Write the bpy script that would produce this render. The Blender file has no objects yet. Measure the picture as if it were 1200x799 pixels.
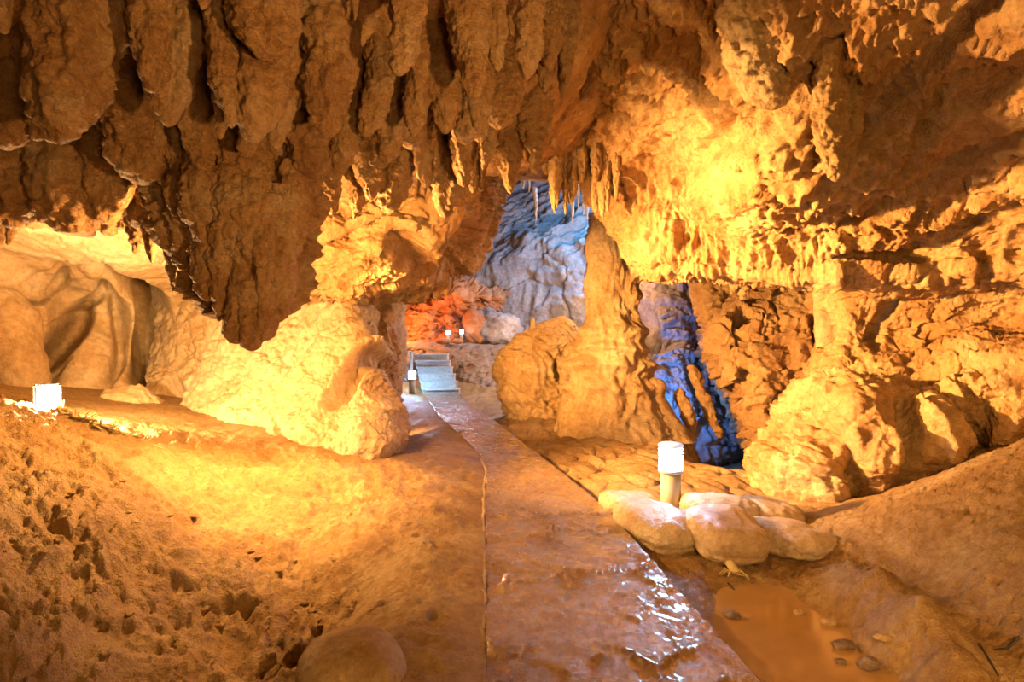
import bpy, bmesh, math, random
import numpy as np
from mathutils import Vector, Matrix

rng = np.random.default_rng(7)
random.seed(7)
SC = bpy.context.scene
COL = SC.collection
F, CX, CY, CAMZ = 700.0, 600.0, 399.5, 1.55          # focal length in pixels of the 1200x799 frame, camera height


def W(px, py, d):
    """a point of the place seen at (px, py) and d metres ahead of the camera"""
    return np.array([(px - CX) / F * d, d, CAMZ - (py - CY) / F * d])


# ------------------------------------------------------------------ noise
PERM = rng.permutation(256).astype(np.int64)
_g = rng.normal(size=(256, 3))
GRAD = (_g / np.linalg.norm(_g, axis=1)[:, None]).astype(np.float64)
OFFS = rng.random((256, 3))


def _h(i, j, k):
    return PERM[(PERM[(PERM[i & 255] + j) & 255] + k) & 255]


def pn(P):
    I = np.floor(P).astype(np.int64)
    f = P - I
    u = f * f * f * (f * (f * 6 - 15) + 10)
    out = np.zeros(len(P))
    for a in (0, 1):
        wa = u[:, 0] if a else 1 - u[:, 0]
        for b in (0, 1):
            wb = u[:, 1] if b else 1 - u[:, 1]
            for c in (0, 1):
                wc = u[:, 2] if c else 1 - u[:, 2]
                g = GRAD[_h(I[:, 0] + a, I[:, 1] + b, I[:, 2] + c)]
                d = g[:, 0] * (f[:, 0] - a) + g[:, 1] * (f[:, 1] - b) + g[:, 2] * (f[:, 2] - c)
                out += wa * wb * wc * d
    return out * 1.5


def fbm(P, s, o=4, gain=0.5, seed=0.0):
    out = np.zeros(len(P))
    amp, fr = 1.0, 1.0 / s
    for k in range(o):
        out += amp * pn(P * fr + seed + 17.3 * k)
        amp *= gain
        fr *= 2.03
    return out


def ridged(P, s, o=4, gain=0.5, seed=0.0):
    out = np.zeros(len(P))
    amp, fr = 1.0, 1.0 / s
    for k in range(o):
        out += amp * (1 - 2.2 * np.abs(pn(P * fr + seed + 9.1 * k)))
        amp *= gain
        fr *= 2.1
    return out * 0.55


def worley(P, s, seed=0.0):
    Q = P / s + seed
    I = np.floor(Q).astype(np.int64)
    f = Q - I
    F1 = np.full(len(P), 9.0)
    F2 = np.full(len(P), 9.0)
    for a in (-1, 0, 1):
        for b in (-1, 0, 1):
            for c in (-1, 0, 1):
                o = OFFS[_h(I[:, 0] + a, I[:, 1] + b, I[:, 2] + c)]
                d = (o[:, 0] + a - f[:, 0]) ** 2 + (o[:, 1] + b - f[:, 1]) ** 2 + (o[:, 2] + c - f[:, 2]) ** 2
                F2 = np.minimum(F2, np.maximum(F1, d))
                F1 = np.minimum(F1, d)
    return np.sqrt(F1), np.sqrt(F2)


def facet(P, s, seed=0.0):
    """broken faces: every cell of the rock is cut by a plane of its own"""
    Q = P / s + seed
    I = np.floor(Q).astype(np.int64)
    f = Q - I
    best = np.full(len(P), 9.0)
    out = np.zeros(len(P))
    for a in (-1, 0, 1):
        for b in (-1, 0, 1):
            for c in (-1, 0, 1):
                h = _h(I[:, 0] + a, I[:, 1] + b, I[:, 2] + c)
                D = f - (OFFS[h] + np.array([a, b, c]))
                d = (D * D).sum(1)
                g = (GRAD[(h + 91) & 255] * D).sum(1) + 0.35 * GRAD[(h + 17) & 255, 0]
                m = d < best
                best = np.where(m, d, best)
                out = np.where(m, g, out)
    return out * s


def sst(a, b, x):
    t = np.clip((x - a) / (b - a), 0, 1)
    return t * t * (3 - 2 * t)


def warp(P, s, a, seed=0.0):
    return P + a * np.stack([fbm(P, s, 2, seed=seed), fbm(P, s, 2, seed=seed + 31), fbm(P, s, 2, seed=seed + 57)], 1)


# ---- displacement recipes: metres along the outward normal
def craggy(P, k=1.0, crack=1.0, seed=0.0, strat=1.0):
    Q = warp(P, 0.8, 0.22, seed)
    d = 0.16 * fbm(Q, 1.1, 3, seed=seed) + 0.10 * ridged(Q, 0.55, 3, seed=seed + 3)
    T = Q * np.array([0.35, 0.35, 2.2])
    d += strat * 0.05 * ridged(T, 0.5, 3, seed=seed + 5)
    f1, f2 = worley(warp(P, 0.3, 0.10, seed + 8) * np.array([1, 1, 1.5]), 0.42, seed)
    m = sst(-0.1, 0.25, fbm(P, 0.9, 2, seed=seed + 40))
    d -= crack * 0.07 * (1 - sst(0.0, 0.13, f2 - f1)) * m
    d += crack * 0.05 * (0.5 - f1) * m
    R = warp(P, 0.25, 0.05, seed + 2)
    d += crack * (0.26 * facet(R * np.array([1, 1, 1.4]), 0.50, seed + 1) + 0.24 * facet(R * np.array([1, 1, 1.5]), 0.17, seed + 6))
    d += 0.026 * fbm(Q, 0.17, 4, 0.62, seed=seed + 11)
    return k * d


def smoothrock(P, k=1.0, seed=0.0):
    Q = warp(P, 0.9, 0.25, seed)
    d = 0.10 * fbm(Q, 1.0, 3, seed=seed) + 0.03 * ridged(Q * np.array([1, 1, 1.6]), 0.6, 3, seed=seed + 3)
    r = np.abs(pn(warp(P, 0.5, 0.3, seed + 2) * np.array([1.2, 1.2, 2.0]) + seed))
    m = sst(-0.1, 0.2, fbm(P, 1.1, 2, seed=seed + 20))
    d -= 0.06 * (1 - sst(0.0, 0.05, r)) * m
    d += 0.013 * fbm(Q, 0.12, 4, 0.6, seed=seed + 11)
    return k * d


def popcorn(P, k=1.0, seed=0.0):
    f1, _ = worley(warp(P, 0.1, 0.02, seed), 0.075, seed)
    g1, _ = worley(P, 0.034, seed + 5)
    return k * (0.034 * (0.55 - f1) + 0.020 * (0.55 - g1) + 0.014 * fbm(P, 0.05, 3, 0.6, seed=seed))


def flute(P, s=0.22, k=1.0, seed=0.0):
    Q = warp(P, 0.7, 0.12, seed) * np.array([1, 1, 0.13])
    d = 0.09 * ridged(Q, s * 1.7, 2, seed=seed) + 0.05 * ridged(Q * np.array([1, 1, 1.6]), s * 0.7, 3, seed=seed + 4)
    return k * d


# ------------------------------------------------------------------ mesh helpers
def link(name, V, Fq, mat, parent=None, origin=None, smooth=True, tri=False):
    V = np.asarray(V, float)
    if origin is None:
        origin = np.zeros(3)
    origin = np.asarray(origin, float)
    me = bpy.data.meshes.new(name)
    n = 3 if tri else 4
    Fq = np.asarray(Fq, np.int64).reshape(-1, n)
    me.vertices.add(len(V))
    me.vertices.foreach_set('co', (V - origin).astype(np.float32).ravel())
    me.loops.add(len(Fq) * n)
    me.loops.foreach_set('vertex_index', Fq.astype(np.int32).ravel())
    me.polygons.add(len(Fq))
    me.polygons.foreach_set('loop_start', np.arange(0, len(Fq) * n, n, dtype=np.int32))
    if smooth:
        me.polygons.foreach_set('use_smooth', np.ones(len(Fq), dtype=bool))
    me.update(calc_edges=True)
    me.validate()
    me.materials.append(mat)
    o = bpy.data.objects.new(name, me)
    COL.objects.link(o)
    if parent is not None:
        o.parent = parent
        o.location = origin - np.array(parent_origin(parent))
    else:
        o.location = origin
    return o


def parent_origin(o):
    v = Vector((0, 0, 0))
    while o is not None:
        v += o.location
        o = o.parent
    return (v.x, v.y, v.z)


def quads(ny, nx, wrap=False):
    i = np.arange(ny - 1)[:, None]
    j = np.arange(nx if wrap else nx - 1)[None, :]
    j2 = (j + 1) % nx
    a = i * nx + j
    b = i * nx + j2
    return np.stack([a, b, b + nx, a + nx], -1).reshape(-1, 4)


def tag(o, label, cat, group=None, kind=None):
    if label:
        o['label'] = label
    if cat:
        o['category'] = cat
    if group:
        o['group'] = group
    if kind:
        o['kind'] = kind
    return o


def empty(name, loc, label, cat, group=None):
    o = bpy.data.objects.new(name, None)
    o.empty_display_size = 0.1
    COL.objects.link(o)
    o.location = loc
    return tag(o, label, cat, group)


def crw(n_ctrl, n_out):
    """Catmull-Rom weights"""
    M = np.zeros((n_out, n_ctrl))
    for r, t in enumerate(np.linspace(0, n_ctrl - 1, n_out)):
        i = min(int(t), n_ctrl - 2)
        f = t - i
        w = [(-f + 2 * f * f - f ** 3) / 2, (2 - 5 * f * f + 3 * f ** 3) / 2, (f + 4 * f * f - 3 * f ** 3) / 2, (f ** 3 - f * f) / 2]
        for k, wk in zip((i - 1, i, i + 1, i + 2), w):
            if k < 0:
                M[r, 0] += 2 * wk
                M[r, 1] -= wk
            elif k > n_ctrl - 1:
                M[r, n_ctrl - 1] += 2 * wk
                M[r, n_ctrl - 2] -= wk
            else:
                M[r, k] += wk
    return M


def grid_normals(V):
    du = np.gradient(V, axis=1)
    dv = np.gradient(V, axis=0)
    N = np.cross(du, dv)
    N /= np.linalg.norm(N, axis=2)[:, :, None] + 1e-9
    return N


CAM = np.array([0, 0, CAMZ])


def proj(P):
    return CX + P[:, 0] / P[:, 1] * F, CY - (P[:, 2] - CAMZ) / P[:, 1] * F


def sculpted(P, feats):
    """hollows and bulges of the rock, each with its centre, spread (metres), roll and height"""
    d = np.zeros(len(P))
    for (px, py, dist, rx, rz, ang, amp) in feats:
        c = W(px, py, dist)
        a = math.radians(ang)
        x = P[:, 0] - c[0]
        z = P[:, 2] - c[2]
        u = (x * math.cos(a) + z * math.sin(a)) / rx
        v = (-x * math.sin(a) + z * math.cos(a)) / rz
        w = np.exp(-((P[:, 1] - c[1]) / (2.5 * max(rx, rz) + 1.0)) ** 2)
        d += amp * np.exp(-(u * u + v * v) ** 2.2) * w
    return d


def net(name, rows, nu, nv, disp, mat, feats=(), kind='structure', label=None, cat=None, group=None, face=1, origin=None, fine=None):
    C = np.array([[W(*p) if len(p) == 3 else np.array(p[:3]) for p in r] for r in rows])
    A, B = crw(C.shape[0], nv), crw(C.shape[1], nu)
    V = np.einsum('ia,abk,jb->ijk', A, C, B)
    N = grid_normals(V)
    P = V.reshape(-1, 3)
    s = np.sign(np.sum(N.reshape(-1, 3) * (CAM - P), 1).mean()) * face
    Nn = N.reshape(-1, 3) * s
    P = P + Nn * (disp(P) + (sculpted(P, feats) if feats else 0))[:, None]
    if fine is not None:
        N2 = grid_normals(P.reshape(nv, nu, 3)).reshape(-1, 3) * s
        P = P + N2 * fine(P)[:, None]
    q = quads(nv, nu)
    if s < 0:
        q = q[:, ::-1]
    if origin is None and kind != 'structure':
        origin = np.array([P[:, 0].mean(), P[:, 1].mean(), P[:, 2].min()])
    o = link(name, P, q, mat, origin=origin)
    if kind == 'structure':
        o['kind'] = 'structure'
    else:
        tag(o, label, cat, group)
    return o


_ico = {}


def ico(n):
    if n not in _ico:
        bm = bmesh.new()
        bmesh.ops.create_icosphere(bm, subdivisions=n, radius=1)
        bm.verts.ensure_lookup_table()
        V = np.array([v.co[:] for v in bm.verts])
        T = np.array([[v.index for v in f.verts] for f in bm.faces])
        bm.free()
        _ico[n] = (V, T)
    return _ico[n]


def rotm(rx, ry, rz):
    from mathutils import Euler
    return np.array(Euler((math.radians(rx), math.radians(ry), math.radians(rz))).to_matrix())


def blob(name, c, r, mat, rot=(0, 0, 0), sub=5, noise=0.12, ns=0.5, fine=0.02, power=2.0, seed=0.0, label=None, cat='rock', group=None,
         parent=None, flat=None, fn=None):
    U, T = ico(sub)
    e = 2.0 / power
    S = np.sign(U) * np.abs(U) ** e
    S /= (np.sum(np.abs(S) ** power, 1) ** (1 / power))[:, None]
    r = np.array(r, float)
    size = r.max()
    R = rotm(*rot)
    P = (S * r) @ R.T
    N = (U / r)
    N /= np.linalg.norm(N, axis=1)[:, None]
    N = N @ R.T
    Q = P + np.array(c)
    d = noise * size * fbm(Q, ns * size, 3, seed=seed) + fine * size * fbm(Q, 0.16 * size, 4, 0.6, seed=seed + 4)
    if fn is not None:
        d = d + fn(Q)
    P = Q + N * d[:, None]
    if flat is not None:
        P[:, 2] = np.maximum(P[:, 2], flat)
    org = np.array([c[0], c[1], P[:, 2].min()])
    o = link(name, P, T, mat, parent=parent, origin=org if parent is None else np.array(c), tri=True)
    if parent is None:
        tag(o, label, cat, group)
    return o


def lathe(name, prof, mat, n=40, parent=None, origin=(0, 0, 0), smooth=True):
    """closed surface of revolution about the z axis; prof = [(r, z)]"""
    a = np.linspace(0, 2 * math.pi, n, endpoint=False)
    V = np.array([[r * math.cos(t), r * math.sin(t), z] for r, z in prof for t in a]) + np.array(origin)
    o = link(name, V, quads(len(prof), n, True), mat, parent=parent, origin=origin, smooth=smooth)
    return o


def tube(name, pts, radii, mat, parent=None, n=8, label=None, cat=None, group=None):
    pts = np.array(pts, float)
    V = []
    for i, p in enumerate(pts):
        t = pts[min(i + 1, len(pts) - 1)] - pts[max(i - 1, 0)]
        t = t / (np.linalg.norm(t) + 1e-9)
        up = np.array([0, 0, 1.0]) if abs(t[2]) < 0.9 else np.array([1.0, 0, 0])
        a = np.cross(t, up)
        a /= np.linalg.norm(a)
        b = np.cross(t, a)
        for k in range(n):
            w = 2 * math.pi * k / n
            V.append(p + radii[i] * (math.cos(w) * a + math.sin(w) * b))
    base = len(V)
    q = quads(len(pts), n, True).tolist()
    q += [[k, (k + 1) % n, (k + 2) % n, (k + 3) % n] for k in range(0, n - 2, 2)] if n == 4 else []
    o = link(name, np.array(V), q, mat, parent=parent, origin=pts[0] if parent is None else pts.mean(0))
    if parent is None and label:
        tag(o, label, cat, group)
    return o


# ------------------------------------------------------------------ materials
def rock_mat(name, c1, c2, c3, scale=1.0, rough=0.7, bump=0.5, spec=0.35, fine=40.0, rough2=None, spots=None):
    m = bpy.data.materials.new(name)
    m.use_nodes = True
    nt = m.node_tree
    n = nt.nodes
    L = nt.links.new
    b = n['Principled BSDF']
    tc = n.new('ShaderNodeTexCoord')
    geo = n.new('ShaderNodeNewGeometry')
    pos = geo.outputs['Position']
    n1 = n.new('ShaderNodeTexNoise')
    n1.inputs['Scale'].default_value = 1.3 * scale
    n1.inputs['Detail'].default_value = 7
    n1.inputs['Roughness'].default_value = 0.62
    n1.inputs['Distortion'].default_value = 0.7
    L(pos, n1.inputs['Vector'])
    r = n.new('ShaderNodeValToRGB')
    e = r.color_ramp.elements
    e[0].position, e[0].color = 0.34, (*c1, 1)
    e[1].position, e[1].color = 0.66, (*c3, 1)
    k = e.new(0.5)
    k.color = (*c2, 1)
    L(n1.outputs['Fac'], r.inputs['Fac'])
    n2 = n.new('ShaderNodeTexNoise')
    n2.inputs['Scale'].default_value = 14 * scale
    n2.inputs['Detail'].default_value = 6
    n2.inputs['Roughness'].default_value = 0.7
    L(pos, n2.inputs['Vector'])
    mx = n.new('ShaderNodeMix')
    mx.data_type = 'RGBA'
    mx.blend_type = 'MULTIPLY'
    mx.inputs['Factor'].default_value = 0.65
    r2 = n.new('ShaderNodeValToRGB')
    r2.color_ramp.elements[0].position, r2.color_ramp.elements[0].color = 0.36, (0.58, 0.46, 0.34, 1)
    r2.color_ramp.elements[1].position, r2.color_ramp.elements[1].color = 0.62, (1.0, 1.0, 1.0, 1)
    L(n2.outputs['Fac'], r2.inputs['Fac'])
    L(r.outputs['Color'], mx.inputs[6])
    L(r2.outputs['Color'], mx.inputs[7])
    colour = mx.outputs[2]
    if spots is not None:
        v = n.new('ShaderNodeTexNoise')
        v.inputs['Scale'].default_value = spots[1]
        v.inputs['Detail'].default_value = 3
        L(pos, v.inputs['Vector'])
        rr = n.new('ShaderNodeValToRGB')
        rr.color_ramp.elements[0].position = spots[2]
        rr.color_ramp.elements[1].position = spots[2] + 0.05
        L(v.outputs['Fac'], rr.inputs['Fac'])
        m2 = n.new('ShaderNodeMix')
        m2.data_type = 'RGBA'
        L(rr.outputs['Color'], m2.inputs['Factor'])
        L(colour, m2.inputs[6])
        m2.inputs[7].default_value = (*spots[0], 1)
        colour = m2.outputs[2]
    L(colour, b.inputs['Base Color'])
    b.inputs['Specular IOR Level'].default_value = spec
    if rough2 is None:
        b.inputs['Roughness'].default_value = rough
    else:
        mr = n.new('ShaderNodeMapRange')
        mr.inputs['From Min'].default_value = 0.35
        mr.inputs['From Max'].default_value = 0.65
        mr.inputs['To Min'].default_value = rough2
        mr.inputs['To Max'].default_value = rough
        n4 = n.new('ShaderNodeTexNoise')
        n4.inputs['Scale'].default_value = 5 * scale
        n4.inputs['Detail'].default_value = 4
        L(pos, n4.inputs['Vector'])
        L(n4.outputs['Fac'], mr.inputs['Value'])
        L(mr.outputs['Result'], b.inputs['Roughness'])
    n3 = n.new('ShaderNodeTexNoise')
    n3.inputs['Scale'].default_value = fine
    n3.inputs['Detail'].default_value = 5
    n3.inputs['Roughness'].default_value = 0.65
    L(pos, n3.inputs['Vector'])
    bp = n.new('ShaderNodeBump')
    bp.inputs['Strength'].default_value = bump
    bp.inputs['Distance'].default_value = 0.045
    L(n3.outputs['Fac'], bp.inputs['Height'])
    bq = n.new('ShaderNodeBump')
    bq.inputs['Strength'].default_value = bump
    bq.inputs['Distance'].default_value = 0.09
    L(n2.outputs['Fac'], bq.inputs['Height'])
    L(bq.outputs['Normal'], bp.inputs['Normal'])
    L(bp.outputs['Normal'], b.inputs['Normal'])
    return m


def plain(name, c, rough=0.5, metal=0.0, emit=None, strength=0.0, trans=0.0):
    m = bpy.data.materials.new(name)
    m.use_nodes = True
    nt = m.node_tree
    b = nt.nodes['Principled BSDF']
    tn = nt.nodes.new('ShaderNodeTexNoise')
    tn.inputs['Scale'].default_value = 25
    tn.inputs['Detail'].default_value = 4
    hs = nt.nodes.new('ShaderNodeMix')
    hs.data_type = 'RGBA'
    hs.inputs[6].default_value = (*[x * 0.8 for x in c], 1)
    hs.inputs[7].default_value = (*c, 1)
    nt.links.new(tn.outputs['Fac'], hs.inputs['Factor'])
    nt.links.new(hs.outputs[2], b.inputs['Base Color'])
    b.inputs['Roughness'].default_value = rough
    b.inputs['Metallic'].default_value = metal
    b.inputs['Transmission Weight'].default_value = trans
    if emit:
        b.inputs['Emission Color'].default_value = (*emit, 1)
        b.inputs['Emission Strength'].default_value = strength
    return m


M = {}
M['rock'] = rock_mat('cave_limestone', (0.48, 0.26, 0.10), (0.62, 0.39, 0.18), (0.74, 0.53, 0.28), 1.0, 0.75, 0.55)
M['pale'] = rock_mat('pale_limestone', (0.58, 0.40, 0.22), (0.70, 0.52, 0.32), (0.80, 0.66, 0.46), 0.7, 0.75, 0.4)
M['stal'] = rock_mat('stalactite_calcite', (0.36, 0.19, 0.08), (0.52, 0.31, 0.14), (0.60, 0.43, 0.26), 1.4, 0.6, 0.9, fine=70)
M['flow'] = rock_mat('flowstone_calcite', (0.52, 0.32, 0.14), (0.66, 0.45, 0.22), (0.76, 0.58, 0.34), 1.0, 0.6, 0.6)
M['brown'] = rock_mat('brown_limestone', (0.34, 0.19, 0.08), (0.48, 0.29, 0.13), (0.58, 0.40, 0.20), 1.0, 0.7, 0.6)
M['grey'] = rock_mat('grey_limestone', (0.36, 0.31, 0.29), (0.48, 0.43, 0.41), (0.58, 0.53, 0.50), 0.8, 0.75, 0.5)
M['red'] = rock_mat('reddish_limestone', (0.52, 0.20, 0.08), (0.66, 0.28, 0.11), (0.74, 0.38, 0.18), 0.8, 0.75, 0.5)
M['mud'] = rock_mat('cave_mud', (0.46, 0.27, 0.10), (0.60, 0.39, 0.17), (0.72, 0.52, 0.27), 1.2, 0.6, 0.8, 0.4, 55, rough2=0.4)
M['pave'] = rock_mat('wet_flagstone', (0.34, 0.20, 0.09), (0.48, 0.29, 0.14), (0.56, 0.38, 0.21), 1.6, 0.36, 0.7, 1.0, 45, rough2=0.14)
_pb = M['pave'].node_tree.nodes['Principled BSDF']
_pb.inputs['Coat Weight'].default_value = 1.0
_pb.inputs['Coat Roughness'].default_value = 0.16
_pb.inputs['Coat IOR'].default_value = 1.5
M['step'] = rock_mat('grey_step_stone', (0.52, 0.49, 0.46), (0.62, 0.59, 0.56), (0.72, 0.69, 0.66), 2.0, 0.6, 0.3)
M['terrace'] = rock_mat('terrace_earth', (0.30, 0.22, 0.16), (0.40, 0.30, 0.22), (0.48, 0.38, 0.30), 1.0, 0.7, 0.4)
M['bag'] = rock_mat('muddy_sacking', (0.52, 0.38, 0.24), (0.64, 0.50, 0.34), (0.72, 0.60, 0.44), 2.2, 0.45, 0.35, 0.5, 120, rough2=0.28)
M['boulder'] = rock_mat('smooth_boulder', (0.36, 0.24, 0.11), (0.48, 0.34, 0.17), (0.58, 0.43, 0.24), 3.0, 0.5, 0.3, 0.45, spots=((0.72, 0.55, 0.28), 9.0, 0.66))
M['pebble'] = rock_mat('dark_wet_pebble', (0.14, 0.11, 0.09), (0.24, 0.18, 0.14), (0.40, 0.32, 0.25), 8.0, 0.3, 0.3)
M['palepebble'] = rock_mat('pale_pebble', (0.50, 0.36, 0.20), (0.60, 0.45, 0.27), (0.70, 0.55, 0.36), 6.0, 0.4, 0.3)
M['edging'] = rock_mat('worn_edging', (0.50, 0.36, 0.20), (0.60, 0.45, 0.27), (0.70, 0.55, 0.36), 3.0, 0.7, 0.5)
M['stick'] = rock_mat('dry_wood', (0.55, 0.42, 0.22), (0.66, 0.52, 0.28), (0.76, 0.62, 0.36), 4.0, 0.7, 0.3)
M['concrete'] = plain('post_concrete', (0.55, 0.50, 0.44), 0.6)
M['steel'] = plain('grey_metal', (0.55, 0.60, 0.68), 0.4, 0.2)
M['dark'] = plain('dark_metal', (0.06, 0.06, 0.07), 0.5, 0.4)
M['lens'] = plain('glowing_lens', (0.8, 0.9, 1.0), 0.3, emit=(0.30, 0.62, 1.0), strength=85.0)
M['farlens'] = plain('far_glowing_lens', (0.8, 0.9, 1.0), 0.3, emit=(0.30, 0.62, 1.0), strength=320.0)
M['capglow'] = plain('glowing_lamp_cap', (0.75, 0.85, 1.0), 0.2, emit=(0.40, 0.66, 1.0), strength=0.55)  # weak emission stands in for lens light shining through the cap
M['tinylens'] = plain('small_glowing_lens', (0.8, 0.9, 1.0), 0.3, emit=(0.42, 0.70, 1.0), strength=45.0)
M['flood'] = plain('floodlight_glass', (1.0, 0.95, 0.85), 0.3, emit=(1.0, 0.86, 0.66), strength=40.0)
wm = bpy.data.materials.new('muddy_water')
wm.use_nodes = True
_b = wm.node_tree.nodes['Principled BSDF']
_b.inputs['Base Color'].default_value = (0.36, 0.20, 0.08, 1)
_b.inputs['Roughness'].default_value = 0.08
_n = wm.node_tree.nodes.new('ShaderNodeTexNoise')
_n.inputs['Scale'].default_value = 5
_g2 = wm.node_tree.nodes.new('ShaderNodeNewGeometry')
wm.node_tree.links.new(_g2.outputs['Position'], _n.inputs['Vector'])
_bp = wm.node_tree.nodes.new('ShaderNodeBump')
_bp.inputs['Strength'].default_value = 0.12
wm.node_tree.links.new(_n.outputs['Fac'], _bp.inputs['Height'])
wm.node_tree.links.new(_bp.outputs['Normal'], _b.inputs['Normal'])
_c = wm.node_tree.nodes.new('ShaderNodeValToRGB')
_c.color_ramp.elements[0].color = (0.36, 0.21, 0.08, 1)
_c.color_ramp.elements[1].color = (0.52, 0.32, 0.14, 1)
wm.node_tree.links.new(_n.outputs['Fac'], _c.inputs['Fac'])
wm.node_tree.links.new(_c.outputs['Color'], _b.inputs['Base Color'])

# ------------------------------------------------------------------ floor
PATH = [(1.2, -0.03, 1.20), (2.0, -0.08, 1.15), (2.72, -0.124, 1.09), (4.0, -0.18, 0.97), (5.4, -0.25, 0.83), (7.2, -0.33, 0.49), (9.0, -0.68, 0.12), (12.0, -1.46, -0.48), (13.9, -1.86, -0.95), (17.2, -2.56, -1.5)]
PY = np.array([p[0] for p in PATH])
PLC = crw(len(PATH), 400)
_pp = PLC @ np.array(PATH)


def path_edges(y):
    return np.interp(y, _pp[:, 0], _pp[:, 1]), np.interp(y, _pp[:, 0], _pp[:, 2])


FC = []
for y in (1.3, 2, 3, 4, 5, 6, 7, 8, 9.5, 11, 12.5, 14, 15.5, 17):
    l, r = path_edges(y)
    FC += [(l, y, 0.058), (l - 0.12, y, 0.075), ((l + r) / 2, y, -0.04), (r, y, -0.05)]
FC += [(-0.5, 2.2, .10), (-0.6, 3, .15), (-0.6, 4, .16), (-0.7, 5, .14), (-0.85, 6.3, .12), (-1.2, 8, .08), (-1.7, 10, .05), (-2.4, 12, 0.0),
       (-1.4, 2.5, -.22), (-1.25, 3.2, -.26), (-1.4, 4, -.20), (-1.8, 5, -.02), (-1.5, 6, .10), (-2.2, 6.4, .22), (-3.0, 6.3, .36), (-1.9, 7.2, .2),
       (-2.1, 2.0, .05), (-2.4, 3, .16), (-2.4, 4, .22), (-2.7, 3.2, .36), (-3.0, 4.2, .56), (-3.6, 4.6, .78), (-4.2, 4.9, .94), (-4.0, 3.6, .92), (-4.3, 5.5, .86),
       (-3.3, 5.5, .50), (-5.5, 5.0, 1.2), (-5.8, 7.0, .9), (-4.6, 6.6, .62), (-5.6, 3, 1.4), (-3.6, 2, .9), (-3.9, 7.5, .5), (-3, 8, .4), (-6, 9.5, .8),
       (-2.65, 5.0, .20), (-0.9, 1.5, 0.02), (-1.8, 1.4, 0), (-2, 8.6, .1), (-2.6, 10, .1), (-3.5, 12, .2),
       (1.0, 6, .02), (1.5, 7, .05), (1.2, 9, .05), (.6, 9.2, 0.0), (.6, 11, .05), (2.0, 8, .02), (1.5, 5.6, 0), (2.3, 6.3, .0), (2.3, 7.3, .03), (-.3, 13, 0), (1.2, 12, .0),
       (2.25, 8.3, -.02), (2.8, 7.1, -.02), (3.2, 8.5, -.8), (3.4, 10, -1.2), (2.9, 9.6, -.7), (3.6, 9, -1.2), (3.2, 11.5, -1.0), (4.5, 11, -1.0), (3.6, 7.4, -.5), (5, 8, -.4),
       (1.0, 4.6, -.04), (1.6, 4.6, -.05), (2.2, 4.8, -.02), (2.5, 5.3, .0), (1.3, 5.2, 0),
       (1.25, 3.3, -.15), (1.5, 2.9, -.18), (1.65, 3.4, -.17), (1.35, 2.5, -.17), (1.45, 3.8, -.13), (1.7, 2.5, -.17), (1.13, 3.75, -.04), (1.3, 4.08, -.045), (1.7, 4.2, -.04), (1.11, 3.3, -.06), (1.17, 2.7, -.06), (1.3, 2.0, -.16), (1.75, 3.0, -.16),
       (1.98, 3.95, -.05), (1.93, 3.4, -.09), (1.88, 2.9, -.10), (1.78, 2.5, -.13), (2.22, 3.9, .13), (2.17, 3.5, .24), (2.10, 3.05, .28), (2.02, 2.7, .16), (1.95, 2.4, .0),
       (2.42, 3.9, .0), (2.42, 3.5, .02), (2.36, 3.1, .0), (2.26, 2.72, -.04), (2.15, 2.4, -.03), (2.72, 3.9, .27), (2.72, 3.4, .30), (2.65, 3.0, .30), (2.55, 2.6, .24),
       (2.3, 4.3, .02), (2.5, 4.4, .12), (2.8, 4.2, .32), (3.2, 4.2, .55), (3.6, 4.2, .78), (3.0, 3.5, .47), (3.5, 3.3, .72), (4.2, 3.8, 1.0), (3.3, 2.4, .5),
       (2.9, 4.95, .15), (3.6, 5.0, .45), (4.6, 5, .8), (2.4, 5.9, -.05), (3.2, 5.7, .05), (4.2, 5.7, .3), (5, 6.5, .2), (2.4, 1.8, .1), (3.2, 1.6, .4),
       (-1, 15.5, 0), (-.4, 17, .1), (.5, 15, 0), (-2.9, 15, .1), (-3.3, 17, .3), (2, 16, -.4), (0, 22, .5), (-4, 22, 1.0), (4, 22, 0), (5, 15, -.8), (8, 12, -.6), (8, 24, .5), (-8, 24, 1), (-8, 14, .6), (0, 32, 1), (9, 5, .8), (9, 1, .8), (-9, 2, 1.6)]
FC = np.array(FC, float)


def _tps_k(a, b):
    r2 = ((a[:, None, :] - b[None, :, :]) ** 2).sum(-1)
    return 0.5 * r2 * np.log(r2 + 1e-9)


_n = len(FC)
_A = np.zeros((_n + 3, _n + 3))
_A[:_n, :_n] = _tps_k(FC[:, :2], FC[:, :2]) + 0.02 * np.eye(_n)
_A[:_n, _n:] = np.c_[np.ones(_n), FC[:, :2]]
_A[_n:, :_n] = _A[:_n, _n:].T
_A[:_n, :_n] -= 0.012 * np.eye(_n)
_TW = np.linalg.solve(_A, np.r_[FC[:, 2], 0, 0, 0])


def floor_base(X):
    out = np.zeros(len(X))
    for s in range(0, len(X), 40000):
        x = X[s:s + 40000]
        out[s:s + 40000] = _tps_k(x, FC[:, :2]) @ _TW[:_n] + np.c_[np.ones(len(x)), x] @ _TW[_n:]
    return out


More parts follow.
